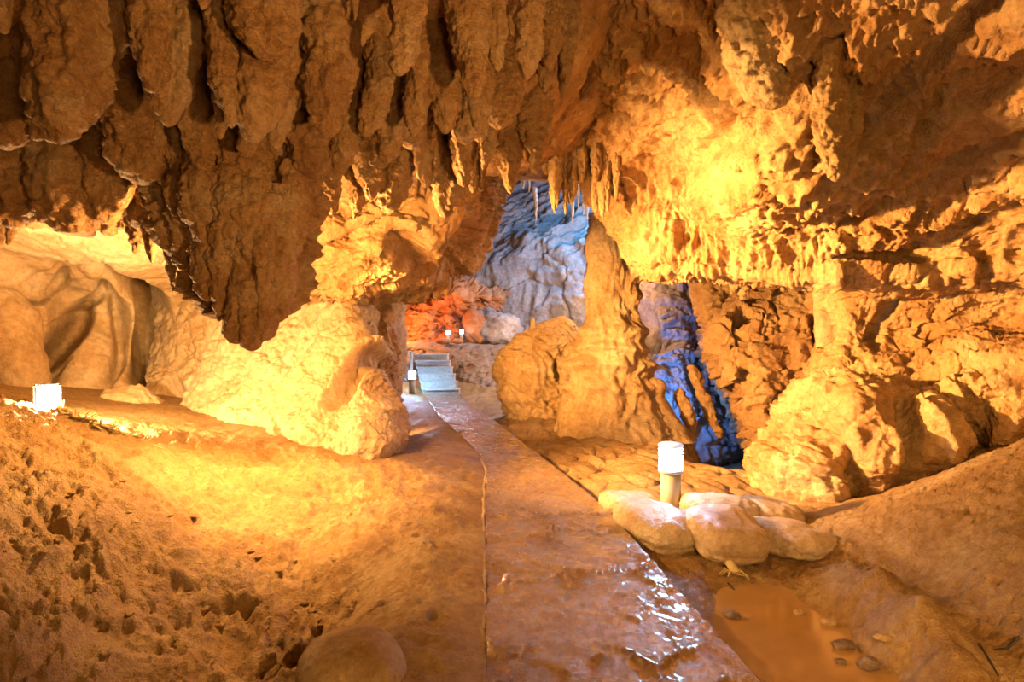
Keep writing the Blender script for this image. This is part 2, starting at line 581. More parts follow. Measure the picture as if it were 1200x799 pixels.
def floor_h(X):
    z = floor_base(X)
    x, y = X[:, 0], X[:, 1]
    P = np.c_[x, y, np.zeros(len(x))]
    l, r = path_edges(np.clip(y, 1.2, 17.2))
    off_l = l - x                     # metres left of the path
    off_r = x - r
    mp = sst(-0.02, 0.12, np.maximum(off_l, off_r))
    mp = np.where(y < 17.2, mp, 1.0)
    # left: broken mud, pits and clods
    ml = sst(0.0, 0.25, off_l)
    rough = ml * sst(0.5, 1.1, off_l) * (1 - sst(6.0, 8.0, y))
    Q = warp(P, 0.5, 0.18, 3)
    f1, f2 = worley(Q, 0.12, 2)
    m = sst(-0.15, 0.3, fbm(P, 0.8, 3, seed=12))
    z = z + rough * (0.07 * fbm(Q, 0.6, 4, 0.55, seed=1) + 0.11 * m * (0.55 - f1) + 0.065 * ridged(Q, 0.25, 4, 0.6, seed=6))
    g1, g2 = worley(warp(P, 0.2, 0.05, 9), 0.05, 4)
    z += rough * m * 0.04 * (0.5 - g1)
    bank = ml * (1 - sst(0.6, 1.2, off_l))
    z += bank * (0.035 * fbm(Q, 0.35, 4, 0.55, seed=21) - 0.03 * sst(0.28, 0.5, pn(P * np.array([7, 4, 1]) + 4)) )
    z += ml * 0.012 * fbm(P, 0.09, 4, 0.6, seed=8)
    # right, beyond the sacks: rippled mud plates
    mr = sst(0.02, 0.25, off_r)
    plate = mr * sst(5.2, 5.9, y) * (1 - sst(0.0, 0.5, -z - 0.25))
    A = P[:, :2] @ np.array([[math.cos(0.7), -math.sin(0.7)], [math.sin(0.7), math.cos(0.7)]])
    PA = np.c_[A[:, 0] * 1.0, A[:, 1] * 0.45, np.zeros(len(x))]
    h1, h2 = worley(warp(PA, 0.3, 0.10, 5), 0.26, 7)
    z += plate * (0.10 * (0.45 - h1) - 0.05 * (1 - sst(0, 0.12, h2 - h1)) + 0.05 * fbm(PA, 0.5, 3, seed=15))
    # right, near: smooth packed mud with small pits
    near = mr * (1 - sst(5.0, 5.6, y))
    wet = sst(-0.11, -0.04, z)
    pits = sst(0.30, 0.5, pn(P * 19 + 2)) * sst(-.1, .3, fbm(P, .6, 2, seed=33))
    z += near * wet * (0.02 * fbm(P, 0.3, 4, 0.6, seed=25) - 0.024 * pits + 0.018 * fbm(P, 0.07, 3, 0.65, seed=35))
    edge = near * sst(2.45, 2.9, x)
    z += edge * 0.03 * fbm(P, 0.22, 4, 0.6, seed=45) * sst(-.2, .3, fbm(P, .7, 2, seed=47))
    z = z - 0.02 * (1 - mp) * (off_l < 0)
    return z


def make_floor():
    nx = 640
    px = np.linspace(-330, 1530, nx)
    ds = [1.15]
    while ds[-1] < 9:
        ds.append(ds[-1] * 1.0052)
    while ds[-1] < 33:
        ds.append(ds[-1] * 1.014)
    ds = np.array(ds)
    D, X = np.meshgrid(ds, px, indexing='ij')
    xy = np.c_[((X - CX) / F * D).ravel(), D.ravel()]
    z = floor_h(xy)
    V = np.c_[xy, z]
    o = link('floor', V, quads(len(ds), nx), M['mud'])
    o['kind'] = 'structure'
    return o


make_floor()


def gz(x, y):
    return float(floor_h(np.array([[x, y]]))[0])


# ------------------------------------------------------------------ footpath of flagstones, with a concrete edging, and the stair
path = empty('flagstone_path', (0.4, 3, 0), 'wet brown flagstone footpath winding from the bottom edge to the stair', 'path')


def make_path():
    nx = 130
    ys = [1.2]
    while ys[-1] < 16.95:
        ys.append(ys[-1] * 1.0058)
    ys = np.array(ys)
    l, r = path_edges(ys)
    t = np.linspace(0, 1, nx)
    X = l[:, None] + (r - l)[:, None] * t[None, :]
    Y = np.repeat(ys[:, None], nx, 1)
    P = np.c_[X.ravel(), Y.ravel(), np.zeros(X.size)]
    wob = 0.012 * pn(P * 6)
    Q = warp(P, 0.35, 0.12, 71)
    f1, f2 = worley(Q * np.array([1, 1.15, 1]), 0.46, 3)
    e = f2 - f1
    n1 = np.clip(fbm(P, 0.6, 2, seed=31) + 0.6, 0.2, 1.2)
    z = 0.052 + n1 * (0.030 * np.exp(-(e / 0.05) ** 2) - 0.030 * np.exp(-(e / 0.016) ** 2)) + 0.014 * facet(Q, 0.46, 3) + 0.008 * fbm(P, 0.3, 3, 0.6, seed=5)
    z += 0.010 * ridged(warp(P, 0.3, 0.15, 2), 0.35, 2, seed=9) + 0.003 * fbm(P, 0.05, 3, 0.6, seed=55)
    Z = z.reshape(len(ys), nx)
    # worn edges and sides
    Z[:, 0] -= 0.012
    Z[:, -1] -= 0.02
    X = X + np.where((t == 0) | (t == 1), 1, 0)[None, :] * (0.02 * pn(np.c_[ys * 5, ys * 0, ys * 0]))[:, None]
    Xs = np.concatenate([X[:, :1] - 0.01, X, X[:, -1:] + 0.02], 1)
    Ys = np.concatenate([Y[:, :1], Y, Y[:, -1:]], 1)
    Zs = np.concatenate([Z[:, :1] * 0 - 0.3, Z, Z[:, -1:] * 0 - 0.35], 1)
    V = np.stack([Xs, Ys, Zs], -1).reshape(-1, 3)
    link('paving', V, quads(len(ys), nx + 2), M['pave'], parent=path, origin=(0.4, 3, 0))
    # pale edging along the mud bank
    prof = [(-0.03, -0.2), (-0.026, 0.05), (-0.018, 0.060), (0.0, 0.062), (0.008, 0.05)]
    ys2 = ys[ys < 7.6]
    l2, _ = path_edges(ys2)
    V = []
    for y, x in zip(ys2, l2):
        for k, (a, b) in enumerate(prof):
            V.append((x + a, y, b))
    V = np.array(V)
    wv = 0.014 * fbm(V, 0.2, 4, 0.6, seed=77)
    V[:, 0] += wv
    V[:, 2] += np.where(V[:, 2] > 0, 0.010 * fbm(V, 0.12, 3, 0.6, seed=78), 0)
    link('edging', V, quads(len(ys2), len(prof)), M['edging'], parent=path, origin=(0, 3, 0))['label'] = 'pale worn edging strip'


make_path()

stair = empty('stone_stair', (-2.0, 17, 0), 'grey stone stair of six steps beside the far bollard light', 'stairs')


def box_bm(x0, x1, y0, y1, z0, z1, bevel=0.015, seg=2):
    bm = bmesh.new()
    bmesh.ops.create_cube(bm, size=1)
    for v in bm.verts:
        v.co = Vector(((x0 + x1) / 2 + v.co.x * (x1 - x0), (y0 + y1) / 2 + v.co.y * (y1 - y0), (z0 + z1) / 2 + v.co.z * (z1 - z0)))
    bmesh.ops.bevel(bm, geom=bm.edges[:], offset=bevel, segments=seg, affect='EDGES')
    return bm


def link_bm(name, bm, mat, parent=None, origin=(0, 0, 0), wob=0.0):
    bmesh.ops.recalc_face_normals(bm, faces=bm.faces)
    if wob:
        bmesh.ops.subdivide_edges(bm, edges=bm.edges[:], cuts=6, use_grid_fill=True)
        V = np.array([v.co[:] for v in bm.verts])
        d = wob * np.c_[fbm(V, 0.3, 3, seed=1), fbm(V, 0.3, 3, seed=2), fbm(V, 0.3, 3, seed=3)]
        for v, q in zip(bm.verts, V + d):
            v.co = q
    me = bpy.data.meshes.new(name)
    for v in bm.verts:
        v.co -= Vector(origin)
    bm.to_mesh(me)
    bm.free()
    me.materials.append(mat)
    o = bpy.data.objects.new(name, me)
    COL.objects.link(o)
    if parent is not None:
        o.parent = parent
        o.location = Vector(origin) - Vector(parent_origin(parent))
    else:
        o.location = origin
    return o


for k in range(6):
    x0 = -2.56 - 0.105 * k
    y0 = 17.0 + 0.36 * k
    c = (x0 + 0.52, y0 + 0.2, 0.19 * k)
    st = link_bm('step', box_bm(x0, x0 + 1.04, y0 + 0.03, y0 + 0.5, 0.19 * k - 0.04, 0.19 * (k + 1) - 0.045, 0.02), M['step'], stair, c, 0.015)
    link_bm('tread', box_bm(x0 - 0.02, x0 + 1.06, y0 - 0.03, y0 + 0.46, 0.19 * (k + 1) - 0.055, 0.19 * (k + 1), 0.015), M['step'], st, c, 0.012)

# ------------------------------------------------------------------ cave shell
# ceiling: comes down towards the fringe of stalactites, then rises into the far chamber
cz = [  # (depth, height left .. right of the passage)
    (0.2, [4.0, 4.0, 4.0, 4.1, 4.2, 4.5, 5.2]),
    (2.2, [3.75, 3.8, 3.85, 3.95, 4.1, 4.5, 5.4]),
    (3.2, [3.50, 3.6, 3.65, 3.75, 3.98, 4.5, 5.5]),
    (4.2, [3.25, 3.38, 3.42, 3.55, 3.88, 4.6, 5.6]),
    (5.2, [3.0, 3.1, 3.18, 3.42, 3.80, 4.7, 5.7]),
    (6.1, [2.75, 2.9, 2.98, 3.30, 3.75, 4.7, 5.8]),
    (6.9, [2.78, 2.95, 3.00, 3.35, 3.80, 4.75, 5.9]),
    (8.0, [3.0, 3.4, 3.5, 3.9, 3.95, 4.6, 5.9]),
    (9.5, [3.5, 4.0, 4.2, 4.4, 4.25, 4.6, 5.9]),
    (12., [4.2, 4.6, 4.9, 5.2, 4.9, 5.0, 6.0]),
    (18., [5.5, 6.2, 6.6, 6.9, 6.9, 6.8, 7.0]),
    (30., [9., 9.5, 9.6, 9.6, 9.6, 9., 9.])]
CPX = [-420, -60, 200, 450, 630, 735, 880]
rows = [[((px - CX) / F * max(d, 1.6), d, z, 0) for px, z in zip(CPX, zs)] for d, zs in cz]
net('ceiling', rows, 300, 330, lambda P: craggy(P, 0.55, 0.5, 5.0, 0.3) + 0.05 * ridged(warp(P, .5, .25, 4), 0.3, 4, 0.6, seed=3), M['brown'])

# upper right wall leaning over the passage, hung with flowstone, ending in a bright lip
rows = [
    [(560, -420, 3.2), (690, -430, 3.0), (800, -440, 2.9), (900, -450, 2.7), (1010, -470, 2.5), (1130, -500, 2.3), (1300, -560, 2.0), (1600, -700, 1.6)],
    [(570, -120, 4.7), (690, -120, 4.6), (800, -120, 4.3), (900, -120, 3.9), (1010, -120, 3.6), (1130, -130, 3.3), (1300, -150, 2.8), (1600, -250, 2.2)],
    [(590, 20, 6.0), (690, 20, 5.7), (800, 20, 5.0), (900, 20, 4.5), (1010, 20, 4.2), (1130, 10, 3.9), (1300, 0, 3.4), (1600, -60, 2.7)],
    [(620, 120, 7.4), (690, 120, 7.1), (790, 110, 6.2), (890, 105, 5.1), (1000, 100, 4.7), (1120, 100, 4.6), (1300, 100, 4.1), (1600, 70, 3.2)],
    [(672, 200, 8.4), (730, 200, 7.6), (810, 200, 6.9), (890, 205, 5.8), (1000, 200, 5.3), (1120, 190, 5.2), (1300, 190, 4.6), (1600, 180, 3.5)],
    [(716, 255, 8.4), (755, 255, 7.6), (825, 255, 7.1), (900, 262, 6.4), (1005, 250, 5.9), (1120, 240, 5.7), (1300, 240, 5.0), (1600, 250, 3.8)],
    [(742, 298, 8.2), (775, 300, 7.5), (845, 302, 7.0), (920, 308, 6.5), (1010, 296, 6.1), (1120, 285, 5.9), (1300, 285, 5.2), (1600, 300, 4.0)],
    [(752, 312, 8.8), (785, 314, 8.0), (850, 316, 7.5), (925, 325, 6.8), (1010, 330, 6.3), (1120, 330, 6.0), (1300, 330, 5.3), (1600, 350, 4.1)],
    [(760, 300, 11), (790, 300, 11), (850, 302, 11), (925, 310, 10), (1010, 340, 8), (1120, 350, 7.5), (1300, 350, 7), (1600, 370, 6)]]


def right_upper(P):
    px, py = proj(P)
    d = craggy(P, 0.75, 0.8, 11.0)
    fl = 0.11 * ridged(warp(P, 1.6, 0.15, 6) * np.array([1, 1, 0.10]), 0.17, 2, seed=12) + flute(P, 0.20, 1.2, 2.0) + 0.035 * ridged(P * np.array([1, 1, 0.2]), 0.07, 3, seed=6) + 0.02 * fbm(P, 0.12, 4, 0.62, seed=3) + 0.05 * fbm(P, 0.5, 2, seed=4)
    x, y = P[:, 0], P[:, 1]
    a = x / np.maximum(y, 0.5)
    w = (1 - sst(0.66, 0.78, a)) * sst(2.15, 2.55, P[:, 2])
    return d * (1 - 0.8 * w) + fl * w


net('wall_upper_right', rows, 430, 400, right_upper, M['rock'], fine=lambda P: 0.3 * popcorn(P, 1.0, 3), feats=[
    (775, 205, 7.4, 0.32, 0.42, 0, -0.28), (815, 275, 7.1, 0.13, 0.30, 10, -0.14), (880, 85, 4.9, 0.30, 0.5, -15, 0.22), (890, 130, 5.1, 0.14, 0.12, 0, -0.25),
    (985, 130, 4.6, 0.24, 0.5, 0, 0.2), (1050, 95, 4.6, 0.10, 0.5, -25, -0.20), (905, 170, 5.5, 0.35, 0.3, 0, 0.20), (960, 190, 5.4, 0.2, 0.25, 0, 0.16),
    (1090, 140, 4.8, 0.12, 0.25, 20, -0.2), (1140, 110, 4.7, 0.35, 0.1, 10, -0.16), (1060, 220, 5.6, 0.5, 0.1, 25, -0.25), (1140, 235, 5.6, 0.4, 0.08, 15, 0.12),
    (1040, 300, 6.1, 0.5, 0.07, -5, -0.18), (1060, 295, 6.1, 0.22, 0.14, 0, -0.18)])

# lower right wall and its bulging foot
rows = [
    [(990, 300, 7.6), (1010, 300, 6.9), (1060, 300, 6.6), (1120, 300, 6.4), (1190, 290, 6.1), (1300, 280, 5.4), (1600, 280, 4.0)],
    [(958, 345, 9.0), (985, 345, 7.2), (1050, 345, 6.8), (1120, 340, 6.6), (1190, 335, 6.3), (1300, 330, 5.5), (1600, 330, 4.1)],
    [(955, 400, 9.0), (982, 400, 7.2), (1050, 400, 6.9), (1120, 395, 6.7), (1190, 390, 6.3), (1300, 385, 5.5), (1600, 390, 4.1)],
    [(942, 445, 9.0), (965, 445, 7.1), (1040, 445, 6.6), (1110, 440, 6.3), (1180, 435, 5.9), (1300, 430, 5.2), (1600, 440, 3.9)],
    [(930, 490, 8.6), (950, 480, 7.0), (1000, 480, 6.3), (1080, 478, 6.1), (1160, 470, 5.9), (1300, 470, 5.1), (1600, 480, 3.8)],
    [(912, 535, 8.4), (928, 530, 6.9), (980, 525, 6.1), (1070, 515, 5.9), (1150, 505, 6.0), (1300, 510, 5.2), (1600, 530, 3.9)],
    [(900, 580, 8.2), (912, 578, 6.7), (960, 572, 6.0), (1050, 555, 5.9), (1140, 540, 6.0), (1300, 560, 5.2), (1600, 600, 4.0)],
    [(896, 630, 8.0), (912, 625, 6.5), (960, 630, 5.8), (1050, 620, 5.7), (1140, 600, 5.7), (1300, 640, 5.0), (1600, 700, 3.9)]]
net('wall_right', rows, 360, 330, lambda P: craggy(P, 0.8, 0.75, 21.0, 1.2) + (1 - sst(0.7, 1.4, P[:, 2])) * (flute(warp(P, .4, .12, 5), 0.30, 1.5, 27) + 0.04 * ridged(P, 0.2, 3, seed=8)), M['rock'], fine=lambda P: 0.012 * fbm(P, 0.08, 3, 0.6, seed=2), feats=[
    (1045, 380, 6.9, 0.45, 0.3, 0, -0.16), (1035, 378, 6.9, 0.08, 0.35, -20, -0.15), (1120, 400, 6.6, 0.3, 0.35, 0, 0.1), (955, 480, 6.6, 0.42, 0.30, 20, 0.18),
    (1010, 530, 6.1, 0.14, 0.45, -15, 0.14), (1045, 525, 6.0, 0.09, 0.35, -20, -0.25), (1088, 505, 6.0, 0.22, 0.3, -20, 0.16), (1125, 520, 6.0, 0.20, 0.14, 0, -0.35), (960, 560, 6.1, 0.16, 0.3, 0, 0.15),
    (990, 565, 6.0, 0.07, 0.28, -10, -0.22), (1150, 450, 6.0, 0.4, 0.12, 35, 0.2), (1165, 500, 6.0, 0.12, 0.3, 0, 0.25), (1075, 452, 6.3, 0.5, 0.07, 10, -0.16), (925, 560, 6.5, 0.25, 0.2, 0, 0.12)])

# left wall: the pale alcove behind the floodlight
rows = [
    [(-620, 40, 4.0), (-330, 120, 5.0), (-110, 170, 5.6), (40, 190, 5.9), (130, 190, 6.2), (230, 185, 6.4), (330, 180, 6.6), (430, 170, 6.9)],
    [(-620, 160, 4.1), (-330, 220, 5.4), (-110, 245, 6.6), (40, 262, 7.0), (130, 268, 7.2), (230, 272, 7.4), (330, 270, 7.6), (430, 260, 8.0)],
    [(-620, 250, 4.2), (-330, 285, 5.7), (-110, 300, 7.2), (40, 318, 8.4), (130, 330, 8.9), (225, 322, 9.3), (330, 320, 9.6), (430, 310, 10)],
    [(-620, 330, 4.2), (-330, 350, 5.7), (-110, 365, 7.2), (30, 368, 8.6), (130, 370, 9.2), (225, 366, 9.9), (330, 366, 10), (430, 366, 10.4)],
    [(-620, 420, 4.2), (-330, 420, 5.7), (-110, 425, 7.1), (30, 420, 8.5), (125, 425, 9.1), (225, 425, 9.7), (330, 425, 10), (430, 425, 10.4)],
    [(-620, 520, 4.1), (-330, 490, 5.6), (-110, 480, 6.9), (30, 472, 8.2), (120, 478, 8.6), (225, 475, 9.2), (330, 478, 9.8), (430, 480, 10.4)],
    [(-620, 680, 4.0), (-330, 580, 5.4), (-110, 545, 6.6), (30, 525, 7.7), (120, 525, 8.0), (225, 525, 8.4), (330, 540, 9.4), (430, 540, 10.3)]]
net('wall_left', rows, 340, 300, lambda P: smoothrock(P, 1.0, 31.0), M['pale'], feats=[
    (12, 400, 8.5, 0.34, 1.2, -10, 0.5), (66, 395, 8.7, 0.16, 0.50, -22, -0.7), (95, 350, 8.8, 0.55, 0.07, 38, -0.22), (60, 335, 8.7, 0.5, 0.05, 30, -0.18), (100, 430, 8.9, 0.25, 0.7, 5, 0.25),
    (138, 390, 9.2, 0.09, 0.75, 5, -0.35), (152, 400, 9.2, 0.12, 0.8, 3, 0.30), (170, 385, 9.4, 0.17, 0.75, -3, -1.4), (178, 440, 9.3, 0.10, 0.4, 0, -0.3),
    (210, 470, 9.2, 0.4, 0.3, -20, -0.35)])

# ------------------------------------------------------------------ rock masses
net('rock_outcrop', [
    [(190, 318, 10.4), (240, 318, 9.8), (310, 312, 9.2), (370, 310, 8.9), (420, 312, 8.8), (450, 318, 9.2), (468, 322, 10.8)],
    [(180, 372, 10.2), (240, 368, 9.6), (310, 362, 9.0), (370, 358, 8.7), (405, 352, 8.4), (425, 360, 8.9), (445, 365, 10.6)],
    [(175, 432, 9.8), (240, 428, 9.2), (310, 425, 8.5), (370, 422, 8.1), (420, 420, 7.9), (438, 425, 8.4), (452, 430, 10.0)],
    [(180, 478, 9.0), (240, 480, 8.4), (310, 480, 7.9), (375, 480, 7.6), (422, 478, 7.5), (450, 476, 7.9), (462, 478, 9.4)],
    [(190, 515, 8.2), (240, 520, 7.7), (310, 530, 7.3), (375, 528, 7.1), (422, 522, 7.1), (452, 512, 7.6), (464, 510, 9.2)],
    [(190, 545, 7.6), (240, 560, 7.1), (310, 575, 6.9), (375, 575, 6.85), (422, 562, 6.9), (450, 548, 7.3), (462, 545, 9.0)],
    [(190, 580, 7.4), (240, 610, 6.9), (310, 630, 6.8), (375, 630, 6.8), (430, 620, 6.8), (462, 600, 7.2), (474, 600, 8.8)]],
    300, 280, lambda P: smoothrock(P, 0.9, 41.0) + craggy(P, 0.42, 0.8, 43.0), M['pale'], fine=lambda P: 0.020 * ridged(P, 0.14, 4, 0.6, seed=12) * sst(-.2, .4, fbm(P, .7, 2, seed=5)) + 0.01 * fbm(P, .06, 3, .6),
    kind='thing', label='sloping pale rock mass between the alcove with the floodlight and the path', cat='rock', feats=[
    (195, 470, 9.0, 0.28, 0.26, 0, -0.35), (418, 440, 7.9, 0.10, 0.5, -25, -0.2), (412, 425, 7.9, 0.06, 0.6, -25, 0.16), (440, 500, 7.4, 0.3, 0.35, 0, 0.15), (335, 520, 7.3, 0.05, 0.4, 50, -0.12)])

net('rock_overhang', [
    [(300, 150, 8.4), (350, 150, 8.0), (410, 150, 7.7), (470, 150, 7.6), (530, 150, 7.7), (570, 150, 8.4), (600, 150, 10.5)],
    [(300, 215, 8.3), (350, 215, 7.8), (410, 215, 7.4), (470, 215, 7.3), (530, 215, 7.5), (562, 220, 8.2), (590, 220, 10.4)],
    [(300, 258, 8.2), (350, 258, 7.6), (410, 255, 7.2), (470, 250, 7.0), (525, 250, 7.5), (556, 258, 8.3), (578, 262, 10.3)],
    [(300, 300, 8.2), (350, 300, 7.5), (410, 300, 7.1), (455, 292, 7.1), (505, 290, 7.9), (545, 298, 8.7), (565, 305, 10.3)],
    [(300, 330, 8.3), (350, 330, 7.7), (405, 330, 7.4), (445, 325, 7.6), (490, 322, 8.5), (528, 326, 9.2), (545, 330, 10.5)],
    [(300, 345, 8.8), (350, 344, 8.4), (405, 345, 8.2), (445, 343, 8.7), (480, 341, 9.4), (508, 340, 10.0), (525, 342, 10.8)],
    [(300, 330, 11), (350, 330, 11), (405, 330, 11), (445, 330, 11), (480, 330, 11.5), (508, 330, 12), (525, 330, 12.5)]],
    300, 260, lambda P: craggy(P, 0.75, 1.1, 51.0, 1.3), M['rock'], fine=lambda P: 0.012 * fbm(P, 0.08, 3, 0.6, seed=14),
    kind='thing', label='bright jagged rock overhang under the stalactite fringe, above the sloping pale rock', cat='rock', feats=[
    (545, 290, 8.4, 0.3, 0.3, 0, -0.3), (505, 262, 7.4, 0.25, 0.35, -20, 0.2), (530, 320, 9.0, 0.3, 0.12, 0, -0.2), (400, 275, 7.2, 0.7, 0.05, 20, -0.2), (470, 285, 7.2, 0.15, 0.2, 0, -0.22)])

net('rock_buttress', [
    [(380, 320, 10.6), (410, 320, 10.2), (440, 320, 10.2), (470, 322, 10.9), (485, 325, 13)],
    [(380, 360, 10.4), (410, 360, 9.9), (440, 360, 9.9), (460, 362, 10.5), (470, 365, 13)],
    [(380, 400, 10.2), (415, 400, 9.6), (445, 400, 9.6), (462, 400, 10.3), (470, 402, 13)],
    [(380, 440, 10.0), (420, 440, 9.3), (448, 440, 9.3), (460, 442, 10.0), (467, 444, 13)],
    [(380, 480, 9.8), (425, 480, 9.0), (446, 480, 9.1), (455, 482, 9.8), (462, 484, 13)],
    [(380, 530, 9.5), (425, 530, 8.8), (445, 530, 8.9), (453, 532, 9.6), (460, 534, 12)]],
    110, 190, lambda P: craggy(P, 0.5, 0.6, 61.0, 0.3) + flute(P, 0.3, 0.9, 7.0), M['rock'],
    kind='thing', label='narrow fluted orange rock buttress hiding the left side of the far bollard light', cat='rock')

# cracked rock in the recess under the right lip
net('cracked_rock', [
    [(838, 300, 13), (850, 300, 10.6), (885, 300, 10.2), (930, 300, 9.8), (985, 300, 9.6), (1050, 300, 9.6)],
    [(838, 345, 13), (850, 345, 10.4), (885, 345, 10.0), (930, 345, 9.6), (985, 345, 9.4), (1050, 345, 9.4)],
    [(828, 392, 13), (838, 388, 9.9), (870, 385, 9.4), (925, 385, 9.2), (985, 385, 9.0), (1050, 385, 9)],
    [(830, 425, 13), (840, 422, 9.6), (870, 425, 9.0), (925, 425, 8.9), (985, 425, 8.8), (1050, 425, 8.8)],
    [(852, 465, 13), (862, 462, 9.6), (880, 465, 8.9), (925, 465, 8.7), (985, 465, 8.6), (1050, 465, 8.6)],
    [(872, 510, 13), (880, 505, 9.6), (890, 508, 8.8), (925, 510, 8.6), (985, 510, 8.5), (1050, 510, 8.5)],
    [(890, 545, 13), (896, 545, 9.6), (900, 548, 8.9), (925, 550, 8.6), (985, 550, 8.5), (1050, 550, 8.5)],
    [(890, 640, 13), (896, 640, 9.6), (900, 640, 8.9), (925, 640, 8.6), (985, 640, 8.5), (1050, 640, 8.5)]],
    190, 250, lambda P: craggy(P, 0.7, 1.9, 71.0, 1.2), M['brown'], kind='thing', label='cracked blocky orange rock in the recess under the right lip', cat='rock')

# grey rocks behind the ravine
net('ravine_rock', [
    [(690, 250, 15), (740, 250, 13.5), (790, 250, 13.2), (830, 250, 13.2), (900, 250, 14)],
    [(690, 330, 14.6), (740, 330, 13.3), (790, 325, 12.8), (830, 330, 12.9), (900, 330, 14)],
    [(690, 380, 14.4), (740, 385, 13.0), (790, 380, 12.5), (830, 390, 12.9), (900, 380, 13.5)],
    [(690, 420, 14.0), (740, 425, 12.4), (790, 425, 12.2), (830, 430, 12.5), (900, 430, 13)],
    [(690, 470, 13.5), (740, 475, 12.2), (790, 475, 12.0), (830, 480, 12.3), (900, 480, 13)],
    [(690, 560, 13.0), (740, 560, 12.0), (790, 560, 11.5), (830, 570, 12), (900, 560, 12.5)]],
    150, 220, lambda P: craggy(P, 1.0, 0.8, 81.0, 0.2) + flute(P, 0.4, 1.1, 9.0), M['grey'], kind='thing', label='grey fluted rock lit blue at the back of the ravine behind the stalagmite column', cat='rock',
    feats=[(755, 385, 13, 0.22, 0.5, 0, -0.6), (765, 400, 13, 0.4, 0.2, 0, -0.4)])

# far chamber
rows = [
    [(300, 60, 30), (430, 60, 31), (540, 60, 31), (620, 60, 30), (700, 60, 28), (820, 60, 26), (960, 60, 24)],
    [(300, 180, 28), (430, 180, 29), (540, 190, 29), (620, 195, 28), (700, 200, 26), (820, 200, 24), (960, 200, 22)],
    [(300, 235, 27), (430, 235, 28), (540, 240, 27), (620, 245, 26.5), (700, 240, 25), (820, 240, 23), (960, 240, 21)],
    [(300, 275, 27), (430, 275, 28), (540, 285, 26), (620, 275, 25.5), (700, 262, 23.5), (820, 262, 22), (960, 262, 20)],
    [(300, 300, 27), (430, 300, 27), (540, 312, 24.5), (620, 298, 24), (700, 285, 22.5), (820, 285, 21), (960, 285, 20)],
    [(300, 350, 27), (430, 350, 27), (540, 355, 24), (620, 350, 23.5), (700, 345, 22), (820, 345, 21), (960, 345, 20)],
    [(300, 400, 27), (430, 400, 26.5), (540, 400, 24), (620, 400, 23), (700, 400, 22), (820, 400, 21), (960, 400, 20)],
    [(300, 470, 26), (430, 470, 26), (540, 470, 24), (620, 470, 22.5), (700, 470, 21), (820, 470, 20), (960, 470, 19)]]


def far_disp(P):
    up = 0
    Q = warp(P, 2.5, 0.7, 91)
    up = sst(4.6, 5.6, P[:, 2])
    a = math.radians(28)
    T = np.c_[P[:, 0] * math.cos(a) + P[:, 2] * math.sin(a), P[:, 1], -P[:, 0] * math.sin(a) + P[:, 2] * math.cos(a)] * np.array([0.3, 0.3, 1.6])
    f1, f2 = worley(warp(P, 1.2, 0.5, 95) * np.array([0.45, 0.45, 1.2]), 2.4, 3)
    d = 0.45 * fbm(Q, 2.5, 3, seed=92) + 0.10 * fbm(Q, 0.5, 4, 0.6, seed=96)
    d += (1 - up) * (0.25 * (0.5 - f1) - 0.12 * (1 - sst(0, 0.05, f2 - f1)))
    d += up * 0.5 * ridged(warp(T, 0.8, 0.3, 99), 1.1, 4, 0.55, seed=97)
    return d


net('wall_back', rows, 340, 300, far_disp, M['grey'])

net('red_rock', [
    [(450, 362, 24), (480, 352, 23.6), (510, 345, 23.3), (530, 330, 23), (560, 338, 23), (600, 345, 24.5)],
    [(452, 366, 22.6), (480, 360, 22), (512, 350, 21.8), (530, 335, 21.5), (552, 343, 21.6), (590, 350, 23.6)],
    [(452, 378, 22.3), (480, 378, 21.6), (512, 372, 21.4), (530, 360, 21.2), (545, 355, 21.4), (580, 362, 23.6)],
    [(452, 392, 22.2), (480, 392, 21.5), (512, 390, 21.4), (530, 385, 21.3), (540, 380, 21.6), (560, 380, 23.6)],
    [(452, 415, 22), (480, 415, 21.5), (512, 415, 21.4), (530, 415, 21.3), (540, 415, 21.6), (560, 415, 23.6)]],
    130, 100, lambda P: craggy(P, 2.0, 1.0, 101.0, 0.5), M['red'], kind='thing', label='rugged reddish rock behind the two farthest lights', cat='rock')
blob('rock', W(580, 388, 21.5), (1.15, 0.9, 0.75), M['grey'], (0, 12, 10), 5, 0.22, 0.8, 0.06, seed=3, label='dark grey boulder on the terrace just right of the two farthest lights')
blob('rock', W(556, 382, 21.0), (0.42, 0.5, 0.62), M['red'], (0, -25, 10), 4, 0.18, 0.8, 0.05, seed=5, label='rounded orange rock leaning beside the rightmost far light')

net('earth_terrace', [
    [(430, 392, 24.5), (480, 392, 24.5), (530, 394, 24.5), (590, 397, 24.5), (660, 398, 24)],
    [(440, 395, 22.4), (480, 395.5, 22.2), (530, 399, 22), (590, 402.5, 21.8), (660, 404, 21.5)],
    [(448, 399, 20.6), (480, 404, 20.2), (530, 407.5, 20.0), (590, 409, 20.0), (660, 412, 20)],
    [(452, 412, 20.2), (480, 413, 19.9), (530, 416, 19.6), (590, 420, 19.4), (660, 424, 19.5)],
    [(455, 440, 19.6), (480, 440, 19.6), (530, 440, 19.2), (590, 445, 18.8), (660, 450, 19)],
    [(455, 475, 18.0), (480, 475, 18.2), (530, 475, 18.6), (590, 475, 17.6), (660, 480, 18)]],
    190, 160, lambda P: craggy(P, 0.5, 0.8, 111.0, 0.3), M['terrace'], kind='thing', label='brown earth terrace with a level top at the head of the stair', cat='rock')
